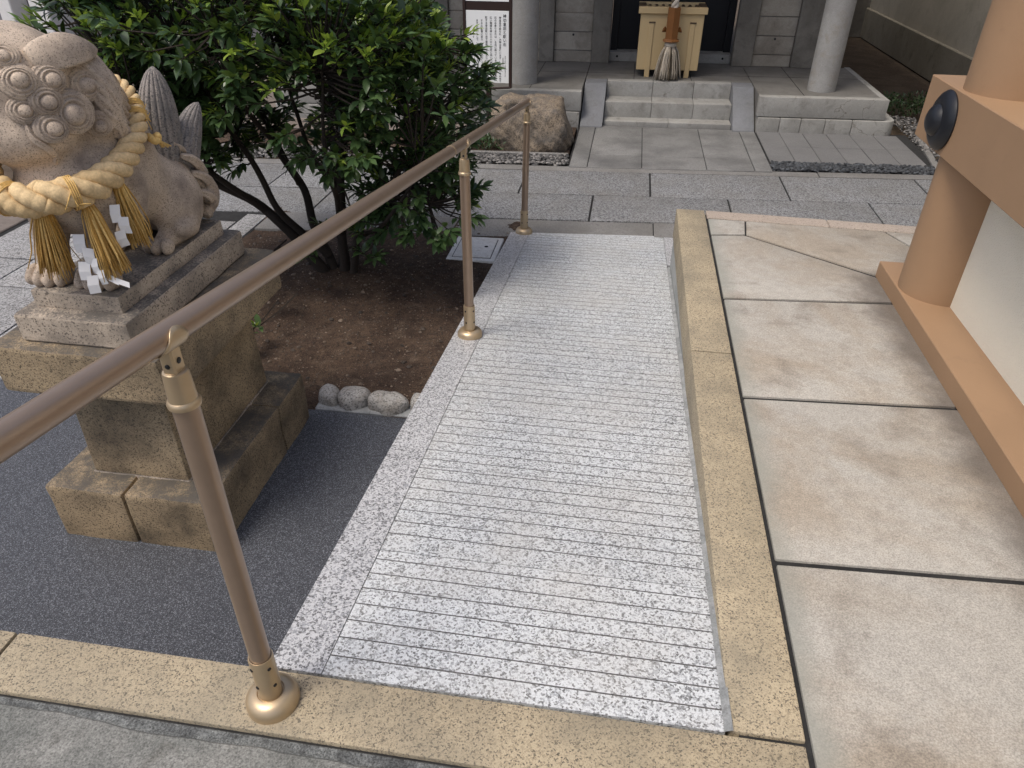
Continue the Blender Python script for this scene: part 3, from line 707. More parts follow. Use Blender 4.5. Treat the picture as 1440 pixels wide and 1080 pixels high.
# ================================================================== side passage on the right
sw = empty('side_wall', (3.75, 10, 0), 'shaded beige side wall with darker base band along the earth passage', 'wall')
box('wall', 3.80, 4.0, 4.2, 14.2, -.08, 3.4, 'rwall', sw, 0); box('base_band', 3.755, 3.799, 4.2, 14.2, -.08, .36, 'rband', sw, .012)
box('wall', 2.06, 3.80, 14.0, 14.2, -.08, 3.4, 'wpost', sw, 0)
adopt(sw)
tag(box('garden_kerb', 2.92, 3.06, 6.35, 8.05, -.08, .10, 'wallstone', None, .02, 2), 'rough stone border block at the mouth of the earth passage', 'kerb')
tag(box('garden_step', 3.065, 3.74, 6.35, 8.05, -.08, .085, 'slab', None, .01, 2), 'low concrete bed behind the rough stone border', 'bed')
def leaf_vf(L, W, fold=.22, droop=.14):
    v = [(0, 0, 0), (.3*L, W*.44, fold*W*.5), (.3*L, 0, 0), (.3*L, -W*.44, fold*W*.5), (.66*L, W*.40, fold*W*.5-droop*L*.25), (.66*L, 0, -droop*L*.3), (.66*L, -W*.40, fold*W*.5-droop*L*.25), (L, 0, -droop*L)]
    f = [(0, 2, 1), (0, 3, 2), (1, 2, 5, 4), (2, 3, 6, 5), (4, 5, 7), (5, 6, 7)]
    return np.array(v), f
def leaves_obj(name, mats_pos, mat, parent, L, W):
    base, f = leaf_vf(1, W/L)
    n = len(mats_pos); nv = len(base); V = np.zeros((n, nv, 3)); A = np.zeros((n, nv), np.float32)
    for i, (pos, R_, s_) in enumerate(mats_pos): V[i] = (base*s_)@np.array(R_).T + np.array(pos); A[i] = random.random()*.98
    me = bpy.data.meshes.new(name)
    F = [tuple(i*nv+k for k in q) for i in range(n) for q in f]
    me.from_pydata(V.reshape(-1, 3).tolist(), [], F); me.polygons.foreach_set('use_smooth', [True]*len(F))
    at = me.attributes.new('v', 'FLOAT', 'POINT'); at.data.foreach_set('value', A.reshape(-1))
    return obj_mesh(name, me, mat, parent)
def rot_to(d, roll):
    d = Vector(d).normalized(); z = Vector((0, 0, 1)); z = (z-d*z.dot(d))
    if z.length < .05: z = Vector((1, 0, 0))-d*d.x
    z.normalize(); y = z.cross(d); y2 = y*math.cos(roll)+z*math.sin(roll); z2 = d.cross(y2)
    return [[d.x, y2.x, z2.x], [d.y, y2.y, z2.y], [d.z, y2.z, z2.z]]
def cover(name, x0, x1, y0, y1, n, h, label):
    lp = []
    for i in range(n):
        x, y = random.uniform(x0, x1), random.uniform(y0, y1)
        d = (random.uniform(-1, 1), random.uniform(-1, 1), random.uniform(.2, 1.2))
        lp.append(((x, y, random.uniform(0, h)-.02), rot_to(d, random.uniform(-.6, .6)), random.uniform(.03, .06)))
    tag(leaves_obj(name, lp, 'moss', None, 1, .3), label, 'ground cover', kind='stuff')
cover('ground_cover', -1.75, -1.0, 6.2, 6.6, 1100, .10, 'low dark green ground cover at the foot of the boulder')
cover('low_hedge', 2.55, 3.7, 8.1, 8.55, 1800, .16, 'low dark hedge across the mouth of the earth passage')

# ================================================================== BOULDER
def boulder(p):
    c = np.array((-.80, 6.50, .16))
    q = np.abs((p-c)/np.array((.37, .30, .29))); d = ((q**3.0).sum(-1)**(1/3.2)-1)*.3
    d = smax(d, (p[..., 2]-.345) - (p[..., 0]+.8)*.02 - (p[..., 1]-6.5)*.10, .03)
    d = smax(d, (p[..., 0]+.52)*.93 + (p[..., 2]-.2)*.36 - .02, .05)
    d = smax(d, -(p[..., 1]-6.27)*.9 + (p[..., 2]-.3)*.25, .08)
    d = smax(d, -(s_ell(p, (-.90, 6.42, .33), (.13, .11, .12))), .03)
    d = smax(d, -s_cap(p, (-.72, 6.2, .33), (-.60, 6.3, .36), .03, .02), .03)
    d = smax(d, -s_cap(p, (-.58, 6.22, .36), (-.50, 6.2, .0), .014, .01), .02)
    x, y, z = p[..., 0], p[..., 1], p[..., 2]
    n = np.sin(x*17+y*9)*np.sin(z*19+x*5)*.012 + np.sin(x*41+z*23)*np.sin(y*37+z*31)*.006 + np.sin(x*83+y*71)*np.sin(z*91-y*40)*.003
    return d + n
V, F = surface_nets(boulder, (-1.22, 6.12, -.1), (-.36, 6.88, .52), .011)
tag(np_obj('boulder', V, F, 'boulder'), 'squat brown boulder with a hollowed top in front of the shrine', 'boulder')

# ================================================================== SIGN
sg = empty('sign_board', (-1.25, 6.78, 0), 'white notice board with vertical black writing on dark post by boulder', 'sign')
sx0, sx1, sy = -1.425, -1.052, 6.75
def sp(name, x0, x1, z0, z1, y0=sy, y1=sy+.015, mat='sign'): return box(name, x0, x1, y0, y1, z0, z1, mat, sg, .001)
b1 = sp('board', sx0, sx1, .44, 1.015)
b2 = sp('board', sx0, sx1, 1.085, 1.62)
sp('frame_post', sx1+.002, sx1+.026, .40, 1.70, sy-.006, sy+.03, 'signframe'); sp('frame_post', sx0-.026, sx0-.002, .40, 1.70, sy-.006, sy+.03, 'signframe')
sp('frame_rail', sx0-.0015, sx1+.0015, 1.0165, 1.083, sy+.002, sy+.03, 'signframe'); sp('frame_rail', sx0-.026, sx1+.026, 1.70, 1.73, sy-.006, sy+.03, 'signframe')
box('post', -1.262, -1.218, sy+.02, sy+.06, -.05, 1.7, 'signframe', sg, .003)
tube('brace', [(sx1+.014, sy-.0, .405), (sx0-.03, sy-.14, .40)], .010, 'signframe', sg, 6)
tube('brace', [(-1.33, sy+.012, .435), (-1.36, sy-.06, .40)], .005, 'signframe', sg, 6)
def lettering(cols, parent, y=sy-.0012):
    for txt, x, ztop, size, pitch in cols:
        cu = bpy.data.curves.new('lettering', 'FONT'); cu.body = '\n'.join(txt); cu.size = size; cu.align_x = 'CENTER'; cu.space_line = pitch; cu.extrude = 0; cu.offset = size*.012
        cu.resolution_u = 2
        tmp = bpy.data.objects.new('lettering', cu); COL.objects.link(tmp)
        bpy.context.view_layer.update()
        me = bpy.data.meshes.new_from_object(tmp.evaluated_get(bpy.context.evaluated_depsgraph_get()))
        bpy.data.objects.remove(tmp)
        o = obj_mesh('lettering', me, 'ink', parent)
        o.matrix_local = Matrix.Translation((x, y, ztop)) @ Matrix.Rotation(PI/2, 4, 'X')
LET = [('神功皇后と願い石', -1.088, .965, .030, 1.05)]
body = ['神皇后が座られ、大神は宮にいます。この願いを込めて', '石のお参りまたは、る石に座っています。神功皇后の', '広い領域を神に三人の八社村に向い八門。祈願の', '願する安全願い出で里前で石の上にふれります。',
        'すまの願事に祈り、御神水を心として参り', 'ますお祝いもして、産前後「よい石」と書い']
x = -1.128
for i, t in enumerate(body):
    LET.append((t, x, .955 if i < 4 else .93, .0205, 1.03)); x -= .040
LET += [('文化十三年、この石碑を建立された', -1.083, .655, .0105, 1.03), ('伊勢神宮参拝の折', -1.103, .64, .0105, 1.03), ('くらす', -1.362, .84, .016, 1.2), ('（由来）', -1.388, .77, .014, 1.1),
        ('安産祈願', -1.378, .685, .0145, 1.1), ('初宮参り', -1.400, .645, .0145, 1.1), ('家内安全', -1.375, .545, .0145, 1.1), ('御守り', -1.398, .515, .0145, 1.1)]
lettering(LET, b1)
lettering([('の由来', -1.12, 1.15, .0205, 1.03), ('ます。', -1.20, 1.16, .0205, 1.03), ('神社', -1.16, 1.14, .0205, 1.03)], b2)
def rrect(x0, x1, z0, z1, r=.018):
    P = []
    for cx, cz, a0 in ((x1-r, z1-r, 0), (x0+r, z1-r, 90), (x0+r, z0+r, 180), (x1-r, z0+r, 270)):
        for k in range(5): a = math.radians(a0+k*22.5); P.append((cx+r*math.cos(a), sy-.001, cz+r*math.sin(a)))
    P.append(P[0]); return P
for z0, z1 in ((.575, .715), (.452, .562)): tube('printed_outline', rrect(-1.416, -1.356, z0, z1), .0009, 'ink', b1, 4)
adopt(sg)

# ================================================================== FAR LEFT BUILDING
fb = empty('grey_building', (-6.0, 8.6, 0), 'grey rendered building with white square pillar beyond the shrub', 'building')
box('wall', -12, -2.6, 11.2, 11.4, -.08, 4, 'greywall', fb, 0); box('wall', -12, -6.5, 8.5, 8.7, -.08, 4, 'greywall', fb, 0)
box('pillar', -6.46, -6.25, 7.85, 8.22, -.08, 4, 'whitepillar', fb, .01)
box('pillar', -7.15, -6.98, 8.2, 8.48, -.08, 4, 'whitepillar', fb, .01)
wn = box('window', -7.1, -6.3, 11.15, 11.199, .45, 1.4, 'dark', fb, .01)
for i in range(6): box('window_bar', -7.05+i*.14, -7.02+i*.14, 11.12, 11.149, .46, 1.39, 'whitepillar', wn, 0)
adopt(fb)

# ================================================================== PEDESTAL
ped = empty('stone_pedestal', (-1.473, 1.9, 0), 'stepped brown granite pedestal carrying the stone lion on dark resin floor', 'pedestal')
def rough_box(name, x0, x1, y0, y1, z0, z1, mat, parent, bev=.012, amp=.004, taper=0.):
    v, f = cube(x0, x1, y0, y1, z0, z1)
    if taper: cx, cy = (x0+x1)/2, (y0+y1)/2; v = [(cx+(a-cx)*(1-taper*(c > (z0+z1)/2)), cy+(b-cy)*(1-taper*.6*(c > (z0+z1)/2)), c) for a, b, c in v]
    me = bpy.data.meshes.new(name); me.from_pydata(v, [], f); bm = bmesh.new(); bm.from_mesh(me)
    bmesh.ops.subdivide_edges(bm, edges=bm.edges, cuts=9, use_grid_fill=True)
    ed = [e for e in bm.edges if len(e.link_faces) == 2 and e.calc_face_angle(0) > .5]
    bmesh.ops.bevel(bm, geom=ed, offset=bev, segments=2, affect='EDGES', profile=.6)
    for vv in bm.verts:
        p = vv.co; vv.co = p + Vector((noise.noise(p*13+Vector((3, 0, 0))), noise.noise(p*13+Vector((0, 7, 0))), noise.noise(p*13+Vector((0, 0, 11)))))*amp
    bmesh.ops.recalc_face_normals(bm, faces=bm.faces)
    bm.to_mesh(me); bm.free()
    for p in me.polygons: p.use_smooth = True
    me.set_sharp_from_angle(angle=.6)
    return obj_mesh(name, me, mat, parent)
rough_box('base_block', -1.757, -1.489, 1.512, 1.93, -.03, .214, 'ped', ped)
rough_box('base_block', -1.483, -1.194, 1.514, 2.05, -.03, .214, 'ped', ped)
rough_box('base_block', -1.483, -1.192, 2.055, 2.288, -.03, .212, 'ped', ped)
rough_box('base_block', -1.757, -1.489, 1.935, 2.285, -.03, .213, 'ped', ped)
box('mortar_seam', -1.6435, -1.3025, 1.6045, 2.2105, .20, .2165, 'plinth', ped, .002)
rough_box('shaft', -1.640, -1.306, 1.608, 2.207, .215, .60, 'ped', ped, .006, .002, .06)
rough_box('cap_slab', -1.735, -1.210, 1.510, 2.290, .592, .745, 'ped', ped, .014, .004)
rough_box('upper_slab', -1.648, -1.298, 1.552, 2.243, .744, .834, 'plinth', ped, .016, .002)
adopt(ped)

# ================================================================== LION
lion = empty('stone_lion', (-1.473, 1.9, .834), 'carved granite guardian lion with curled mane standing on the stone pedestal', 'statue')
rough_box('plinth', -1.607, -1.339, 1.604, 2.192, .833, .885, 'plinth', lion, .004, .0012)
XC = -1.473
def lion_sdf(p):
    d = s_cap(p, (XC, 2.06, 1.04), (XC, 1.78, 1.17), .112, .125)
    d = smin(d, s_ell(p, (XC, 2.10, 1.00), (.118, .105, .125)), .05)
    for s in (-1, 1):
        d = smin(d, s_ell(p, (XC+s*.082, 2.05, .985), (.062, .108, .108)), .025)
        d = smin(d, s_cap(p, (XC+s*.085, 2.06, .91), (XC+s*.082, 1.945, .907), .038, .030), .02)
        for t in (-.03, 0, .03): d = smin(d, s_ell(p, (XC+s*.082+t, 1.905-(.008 if t == 0 else 0), .906), (.0155, .028, .027)), .004)
        px_ = -1.428 if s > 0 else -1.580
        d = smin(d, s_cap(p, (XC+s*.064, 1.71, 1.12), (px_, 1.70, .96), .056, .040), .03)
        d = smin(d, s_cap(p, (px_, 1.70, .96), (px_, 1.69, .915), .040, .042), .02)
        for t in (-.045, -.015, .015, .045):
            yy_ = 1.638+abs(t)*.25
            d = smin(d, s_ell(p, (px_+t, yy_+.014, .908), (.0158, .034, .030)), .004)
            d = smin(d, s_ell(p, (px_+t, yy_-.008, .902), (.0145, .016, .019)), .004)
    d = smin(d, s_ell(p, (XC, 1.70, 1.15), (.118, .10, .11)), .05)          # chest
    d = smin(d, s_ell(p, (-1.51, 1.675, 1.31), (.128, .105, .095)), .03)   # throat and jowl
    d = smin(d, s_ell(p, (-1.525, 1.72, 1.42), (.142, .140, .135)), .04)    # skull
    d = smin(d, s_ell(p, (-1.49, 1.83, 1.36), (.132, .125, .128)), .05)       # mane behind
    d = smin(d, s_cap(p, (-1.475, 1.86, 1.32), (-1.475, 1.93, 1.2), .11, .115), .05)
    d = smin(d, s_ell(p, (-1.655, 1.68, 1.355), (.095, .10, .075)), .035)    # muzzle
    d = smin(d, s_ell(p, (-1.74, 1.67, 1.40), (.035, .05, .03)), .02)        # nose
    d = smin(d, s_ell(p, (-1.645, 1.675, 1.255), (.085, .085, .035)), .02)   # lower jaw
    d = smin(d, s_ell(p, (-1.60, 1.605, 1.485), (.055, .030, .022)), .018)   # brow
    d = smin(d, s_ell(p, (-1.61, 1.845, 1.485), (.055, .030, .022)), .018)
    d = smin(d, s_ell(p, (-1.615, 1.600, 1.445), (.026, .018, .018)), .008)  # eye
    d = smax(d, -s_cap(p, (-1.78, 1.60, 1.305), (-1.585, 1.555, 1.315), .016, .010), .015)  # mouth line
    d = smax(d, -s_cap(p, (-1.40, 1.565, 1.20), (-1.43, 1.60, 1.14), .010, .010), .02)
    d = smax(d, -s_cap(p, (-1.33, 1.93, 1.08), (-1.345, 1.92, .95), .012, .012), .03)
    d = smax(d, -s_cap(p, (-1.345, 1.80, 1.14), (-1.365, 1.78, 1.00), .009, .012), .022)
    d = smax(d, -s_cap(p, (-1.335, 1.96, 1.09), (-1.318, 2.03, 1.095), .006, .008), .016)
    d = smin(d, s_ell(p, (-1.385, 1.83, 1.10), (.045, .05, .09)), .03)
    d = smin(d, s_ell(p, (-1.345, 2.00, .935), (.028, .05, .03)), .02)
    # shallow chisel unevenness
    x, y, z = p[..., 0], p[..., 1], p[..., 2]
    d = d + np.sin(x*61+z*47)*np.sin(y*53+z*29)*.0012
    # combed hair on skull top and mane back
    m = np.clip((y-1.80)/.06, 0, 1)*np.clip((z-1.2)/.05, 0, 1)
    d = d + m*.005*np.sin((z*.75+y*.9+x*.25)*230)
    return np.maximum(d, .884-z)
V, F = surface_nets(lion_sdf, (-1.82, 1.50, .872), (-1.28, 2.26, 1.60), .0045)
body_o = np_obj('body', V, F, 'lion', lion)
bvh = BVHTree.FromPolygons([Vector(v) for v in V.tolist()], F.tolist())
def on_body(target, frm=(-.6, .2, 1.7)):
    """surface point of the lion seen from 'frm' in the direction of 'target' """
    f0 = Vector(frm); d = (Vector(target)-f0).normalized(); h = bvh.ray_cast(f0, d)
    if h[0] is None:
        q = bvh.find_nearest(Vector(target)); return q[0], q[1]
    return h[0], h[1]
def curl(target, R_, spin=0., tilt=0., mat='lion'):
    p, nrm = on_body(target, (0, 0, CAMZ)); nrm = (nrm*.62 + Vector((.60, -.72, .18)).normalized()*.38).normalized(); p = p + nrm*R_*(.26 if target[0] in (-1.359, -1.304, -1.236) else .08)
    u, w_ = frame_of(nrm); n, m = 30, 22; v = []; f = []
    for i in range(m+1):
        s_ = i/m
        for k in range(n):
            a = 2*PI*k/n
            turn = ((a-spin) % (2*PI))/(2*PI)
            q = s_*3.0 + turn*0.0
            # eccentric rings: centre dome shifted to one side
            off = .30*(s_)**1.0
            r_ = s_*(1 + .0*turn)
            cx = R_*.26*math.cos(spin)*(1-s_**1.2); cy = R_*.26*math.sin(spin)*(1-s_**1.2)
            dome = math.sqrt(max(0, 1-(s_*1.02)**2))*.50 if s_ < .98 else 0
            core = .15*max(0, 1-(s_/.42)**2)**.5 if s_ < .42 else 0
            ridge = -.17*math.exp(-((s_-.47)/.055)**2) - .13*math.exp(-((s_-.66)/.045)**2) - .11*math.exp(-((s_-.83)/.04)**2)
            hh = R_*(dome*1.05+core+ridge) - R_*.04 - R_*.4*max(0, (s_-.93)/.07)
            v.append(p + u*(cx+R_*r_*math.cos(a)) + w_*(cy+R_*r_*math.sin(a)*.93) + nrm*hh)
    f = [(i*n+k, i*n+(k+1) % n, (i+1)*n+(k+1) % n, (i+1)*n+k) for i in range(m) for k in range(n)]
    return obj('mane_curl', v, f, mat, lion, smooth=True)
def lock(path, r, mat='lion', name='mane_lock', ridges=5, flat=.55, tip=.12):
    P = catmull(path, 6); n = 36; v = []; f = []; up = None
    for i, p in enumerate(P):
        t = i/(len(P)-1); d = (P[min(i+1, len(P)-1)]-P[max(i-1, 0)]).normalized()
        _, nb = on_body(p, (-.2, .6, 1.8)) if False else (None, Vector((.5, -.55, .6)).normalized())
        u = d.cross(nb).normalized(); w_ = u.cross(d).normalized()
        rad = r*(math.sin(min(1, t*1.6+.25)*PI/2))*(1-(1-tip)*max(0, (t-.45)/.55)**1.5)
        for k in range(n):
            a = 2*PI*k/n; rg = 1+.20*math.cos(a*ridges*2)*(1 if math.sin(a) > -.3 else 0)
            v.append(p + u*(math.cos(a)*rad*rg) + w_*(math.sin(a)*rad*flat*rg))
    f = [(i*n+k, i*n+(k+1) % n, (i+1)*n+(k+1) % n, (i+1)*n+k) for i in range(len(P)-1) for k in range(n)] + [tuple(range(n-1, -1, -1)), tuple((len(P)-1)*n+k for k in range(n))]
    return obj(name, v, f, mat, lion, smooth=True)
CURLS = [((-1.33, 1.6, 1.452), .034, 2.6), ((-1.25, 1.6, 1.438), .037, 3.4), ((-1.359, 1.6, 1.405), .034, 2.2), ((-1.304, 1.6, 1.38), .050, .6), ((-1.424, 1.6, 1.378), .030, 2.8),
         ((-1.366, 1.6, 1.34), .035, 2.4), ((-1.236, 1.6, 1.359), .032, .9), ((-1.191, 1.6, 1.351), .028, 1.5), ((-1.408, 1.6, 1.44), .036, 4.2)]
for tgt, R_, sp_ in CURLS: curl(tgt, R_*1.22, sp_)
def sp3(x, z, lift=.004):
    p, nn = on_body((x, 1.6, z), (0, 0, CAMZ)); return p + nn*lift
curl((-1.419, 1.6, 1.500), .034, 1.0)
for rr_, ww in ((.052, .012), (.036, .009)):
    lock([sp3(-1.412+rr_*math.cos(t)*.95, 1.435+rr_*math.sin(t)*.8, .004) for t in np.linspace(-2.3, 2.0, 9)], ww, 'lion', 'lip_fold', 1, .8, .6)
# thin sideburn, ear and combed locks
lock([sp3(-1.428, 1.345), sp3(-1.420, 1.312), sp3(-1.393, 1.293), sp3(-1.380, 1.274), sp3(-1.385, 1.255)], .009, 'lion', 'mane_lock', 2, .9, .5)
def ear(root, mid, tip, r):
    P = catmull([root, mid, tip], 10); n = 28; v = []; m = len(P)
    nb = Vector((.55, -.75, .35)).normalized()
    for i, p in enumerate(P):
        t = i/(m-1); d = (P[min(i+1, m-1)]-P[max(i-1, 0)]).normalized(); u = d.cross(nb).normalized(); w_ = u.cross(d).normalized()
        rad = r*(math.sin(PI*min(1, .16+t*.86)))**.75
        for k in range(n):
            a = 2*PI*k/n
            lip = .25*math.exp(-((a-0.25)/.35)**2) if a < PI else 0
            v.append(p + u*(math.cos(a)*rad*(1+lip)) + w_*(math.sin(a)*rad*.5 + lip*rad*.45*t))
    f = [(i*n+k, i*n+(k+1) % n, (i+1)*n+(k+1) % n, (i+1)*n+k) for i in range(m-1) for k in range(n)] + [tuple(range(n-1, -1, -1)), tuple((m-1)*n+k for k in range(n))]
    return obj('ear', v, f, 'lion', lion, smooth=True)
ear(sp3(-1.362, 1.492, .0), sp3(-1.285, 1.507, .030), sp3(-1.208, 1.498, .046), .038)
def lp2(a, b, t): return (a[0]+(b[0]-a[0])*t, a[1]+(b[1]-a[1])*t)
for i in range(15):
    t = i/14; wv = .006*math.sin(i*2.1)
    a = lp2((-1.290, 1.566), (-1.222, 1.405), t); d = lp2((-1.158, 1.425), (-1.190, 1.300), t)
    b = lp2(a, d, .33); c = lp2(a, d, .68)
    lock([sp3(*a, .0), sp3(b[0]+.010+wv, b[1]+.006, .010), sp3(c[0]+.010-wv, c[1]+.004, .012), sp3(d[0], d[1], .006)], .0125+.003*(i % 3), 'lion', 'mane_lock', 2, .9, .35)
curl((-1.172, 1.6, 1.325), .036, .9)
# tail: two ridged flame lobes, and curls down the rump
def flame(base, tip, r, bend, ridges=9, name='tail_lobe'):
    base, tip = Vector(base), Vector(tip); n, m = 144, 24; ax = tip-base; v = []
    u = Vector((1, 0, 0)); 
    for i in range(m+1):
        t = i/m; c = base + ax*t + Vector(bend)*(t*t); rad = r*(1-max(0, (t-.2)/.8)**2.7)**.62*(.85+.75*t if t < .2 else 1)
        rad = max(rad, .004)
        d = (ax+Vector(bend)*2*t).normalized(); w_ = d.cross(u).normalized(); uu_ = w_.cross(d)
        for k in range(n):
            a = 2*PI*k/n; rg = 1-.13*(1-abs(math.cos(a*ridges)))**2.5
            v.append(c + uu_*(math.cos(a)*rad*rg*.72) + w_*(math.sin(a)*rad*rg))
    f = [(i*n+k, i*n+(k+1) % n, (i+1)*n+(k+1) % n, (i+1)*n+k) for i in range(m) for k in range(n)] + [tuple(m*n+k for k in range(n))]
    return obj(name, v, f, 'tail', lion, smooth=True)
flame((-1.435, 2.10, 1.08), (-1.435, 2.17, 1.375), .076, (0, .0, 0))
flame((-1.42, 2.16, 1.02), (-1.42, 2.20, 1.23), .062, (0, .15, .0), 8)
lock([(-1.42, 2.06, 1.165), (-1.40, 2.13, 1.12), (-1.39, 2.20, 1.06), (-1.39, 2.235, .99)], .036, 'tail', 'tail_lock', 3)
lock([(-1.39, 2.16, 1.06), (-1.375, 2.20, 1.0), (-1.38, 2.215, .94), (-1.39, 2.19, .90)], .034, 'lion', 'tail_lock', 3)
for k_, (x_, y_, z_) in enumerate(((-1.405, 2.10, 1.14), (-1.375, 2.13, 1.09), (-1.365, 2.15, 1.03), (-1.365, 2.15, .97))):
    lock([(x_, y_-.02, z_+.035), (x_+.012, y_+.02, z_+.012), (x_+.006, y_+.055, z_-.022), (x_-.012, y_+.05, z_-.055), (x_-.002, y_+.02, z_-.062)], .017, 'lion', 'tail_lock', 2, .9, .4)
def knob(c, r, mat='lion'):
    lathe('rump_curl', [(r*math.cos(a)*(1-.10*(i % 3 == 1)), r*.75*math.sin(a)) for i, a in enumerate(np.linspace(-.9, PI/2-.02, 12))], c, mat, lion, 20, (.45, .75, .2))
for c, r in (((-1.385, 2.205, 1.045), .034), ((-1.375, 2.200, .975), .034), ((-1.385, 2.190, .915), .028), ((-1.46, 2.215, 1.0), .04), ((-1.47, 2.21, .93), .036)): knob(c, r)

# ================================================================== STRAW ROPE, TASSELS, PAPER
rope = empty('straw_rope', (-1.45, 1.62, .885), 'twisted pale straw rope with tassels and paper streamers around the lion', 'rope')
RPATH = [(-1.425, 1.570, 1.172), (-1.355, 1.650, 1.178), (-1.338, 1.76, 1.20), (-1.345, 1.87, 1.245), (-1.37, 1.94, 1.295), (-1.415, 1.99, 1.345), (-1.48, 2.0, 1.37), (-1.555, 1.97, 1.345), (-1.615, 1.89, 1.30), (-1.645, 1.79, 1.27), (-1.640, 1.68, 1.245), (-1.590, 1.595, 1.215), (-1.51, 1.555, 1.172)]
RC = catmull(RPATH, 22, True); n = len(RC)
ln = [0.]
for i in range(n): ln.append(ln[-1]+(RC[(i+1) % n]-RC[i]).length)
tot = ln[-1]
def rope_r(i):
    t = i/n; return .0105+.0135*(.5+.5*math.cos(2*PI*(t+.02)))**1.1
ph_ = [0.]
for i in range(n): ph_.append(ph_[-1] + (ln[i+1]-ln[i])/(rope_r(i)*7.2))
kk_ = round(ph_[-1]*3)/3/ph_[-1]
zc = Vector((0, 0, 1)); cen = sum(RC, Vector())/n
for k in range(3):
    ch = []; pts = []; rad = []
    for i in range(n+1):
        p = RC[i % n]; d = (RC[(i+1) % n]-RC[(i-1) % n]).normalized()
        u = (p-cen); u = (u-d*u.dot(d)).normalized(); w_ = d.cross(u)
        a = 2*PI*ph_[i]*kk_ + k*2*PI/3; R_ = rope_r(i % n)*(1+.04*math.sin(i*1.7+k))
        pts.append(p + (u*math.cos(a)+w_*math.sin(a))*R_*1.0); rad.append(R_*.88)
    v, f = tube_vf(pts, rad, 12, True)
    join_obj('rope_strand', [(v, f)], 'rope', rope, [.3+.3*k], smooth=True)
def straw_tassel(top, axis, L, spread, cnt=110, seed=1):
    r_ = random.Random(seed); top = Vector(top); ax = Vector(axis).normalized(); u, w_ = frame_of(ax); ch = []; vals = []
    for i in range(cnt):
        a = r_.uniform(0, 2*PI); q = math.sqrt(r_.random()); l = L*r_.uniform(.86, 1.05)
        wild = r_.random() < .10
        sx = spread*(1.5 if wild else 1)
        side = (u*math.cos(a)+w_*math.sin(a))*q; pts = []
        for t in (0, .12, .4, .7, 1):
            pts.append(top + ax*(l*t) + side*(.013 + (sx-.013)*t**.75) + Vector((r_.uniform(-1, 1), r_.uniform(-1, 1), 0))*.0016 + (Vector((r_.uniform(-1, 1)*.012, 0, 0))*t*t if wild else Vector()))
        ch.append(tube_vf(pts, [.0022, .0022, .002, .0017, .0012], 4, True)); vals.append(r_.random())
    o = join_obj('straw_tassel', ch, 'straw', rope, vals, smooth=True)
    tube('tassel_tie', [top+ax*.012+(u*math.cos(t)+w_*math.sin(t))*.0125 for t in np.linspace(0, 2*PI, 14)], .002, 'straw', o, 5)
straw_tassel((-1.452, 1.578, 1.145), (-.20, .10, -1), .192, .042, 200, 1)
straw_tassel((-1.362, 1.632, 1.135), (.14, -.03, -1), .188, .040, 200, 2)
straw_tassel((-1.330, 1.728, 1.165), (-.03, .16, -1), .185, .034, 180, 3)
def ties(i):
    p = RC[i % n]; d = (RC[(i+1) % n]-RC[i-1]).normalized(); u, w_ = frame_of(d); R_ = rope_r(i % n)*1.85
    ch = [tube_vf([p+d*(j*.005)+(u*math.cos(t)+w_*math.sin(t))*R_ for t in np.linspace(0, 2*PI, 20)], .0018, 5, False) for j in range(4)]
    for j in range(3): ch.append(tube_vf([p+u*R_*.9+w_*R_*.4*(j-1), p+u*R_*1.25+d*.03*(j-1)+w_*.02], .0016, 4))
    join_obj('rope_tie', ch, 'straw', rope, [.6]*len(ch), smooth=True)
for i in (12, 84, 92, 262): ties(i)
# knot end
join_obj('rope_knot', [tube_vf([(-1.338+.012*math.cos(t), 1.945+.01*math.sin(t), 1.225+.006*math.sin(2*t)) for t in np.linspace(0, 2*PI, 16)], .011, 8)] + [tube_vf([(-1.335, 1.95, 1.222), (-1.322+.012*random.uniform(-1, 1), 1.97+.012*random.uniform(-1, 1), 1.195)], .0018, 4) for i in range(18)], 'straw', rope, [.8]*19, smooth=True)
def paper(pts_, width, wdir):
    """folded paper streamer: strip through points"""
    wd = Vector(wdir).normalized()*width/2; v = []; f = []
    for p in pts_: v += [Vector(p)-wd, Vector(p)+wd]
    f = [(2*i, 2*i+1, 2*i+3, 2*i+2) for i in range(len(pts_)-1)]
    o = obj('paper_streamer', v, f, 'paper', rope); mo = o.modifiers.new('t', 'SOLIDIFY'); mo.thickness = .0008
def shide(x, y, z, s=1., yaw=0., n_=3, seed=0):
    r_ = random.Random(seed); wd = Vector((math.cos(yaw), math.sin(yaw), 0))
    p = Vector((x, y, z))
    for i in range(n_):
        sgn = 1 if i % 2 == 0 else -1
        q = p + Vector((0, r_.uniform(-.012, .004), -.042*s))
        paper([p, (p+q)/2+Vector((0, -.004, 0)), q], .024*s, wd + Vector((0, r_.uniform(-.3, .3), r_.uniform(-.35, .35))))
        p = q + wd*sgn*.015*s + Vector((0, -.001, .012))
shide(-1.395, 1.605, 1.065, 1.15, .35, 4, 3); shide(-1.37, 1.60, 1.00, 1.0, -.3, 2, 5); shide(-1.318, 1.675, 1.125, 1.1, .9, 3, 8)
paper([(-1.375, 1.60, .965), (-1.345, 1.60, .948), (-1.318, 1.60, .935)], .018, (0, .3, 1)); paper([(-1.320, 1.595, .942), (-1.288, 1.60, .928)], .015, (0, .3, 1))
adopt(rope)

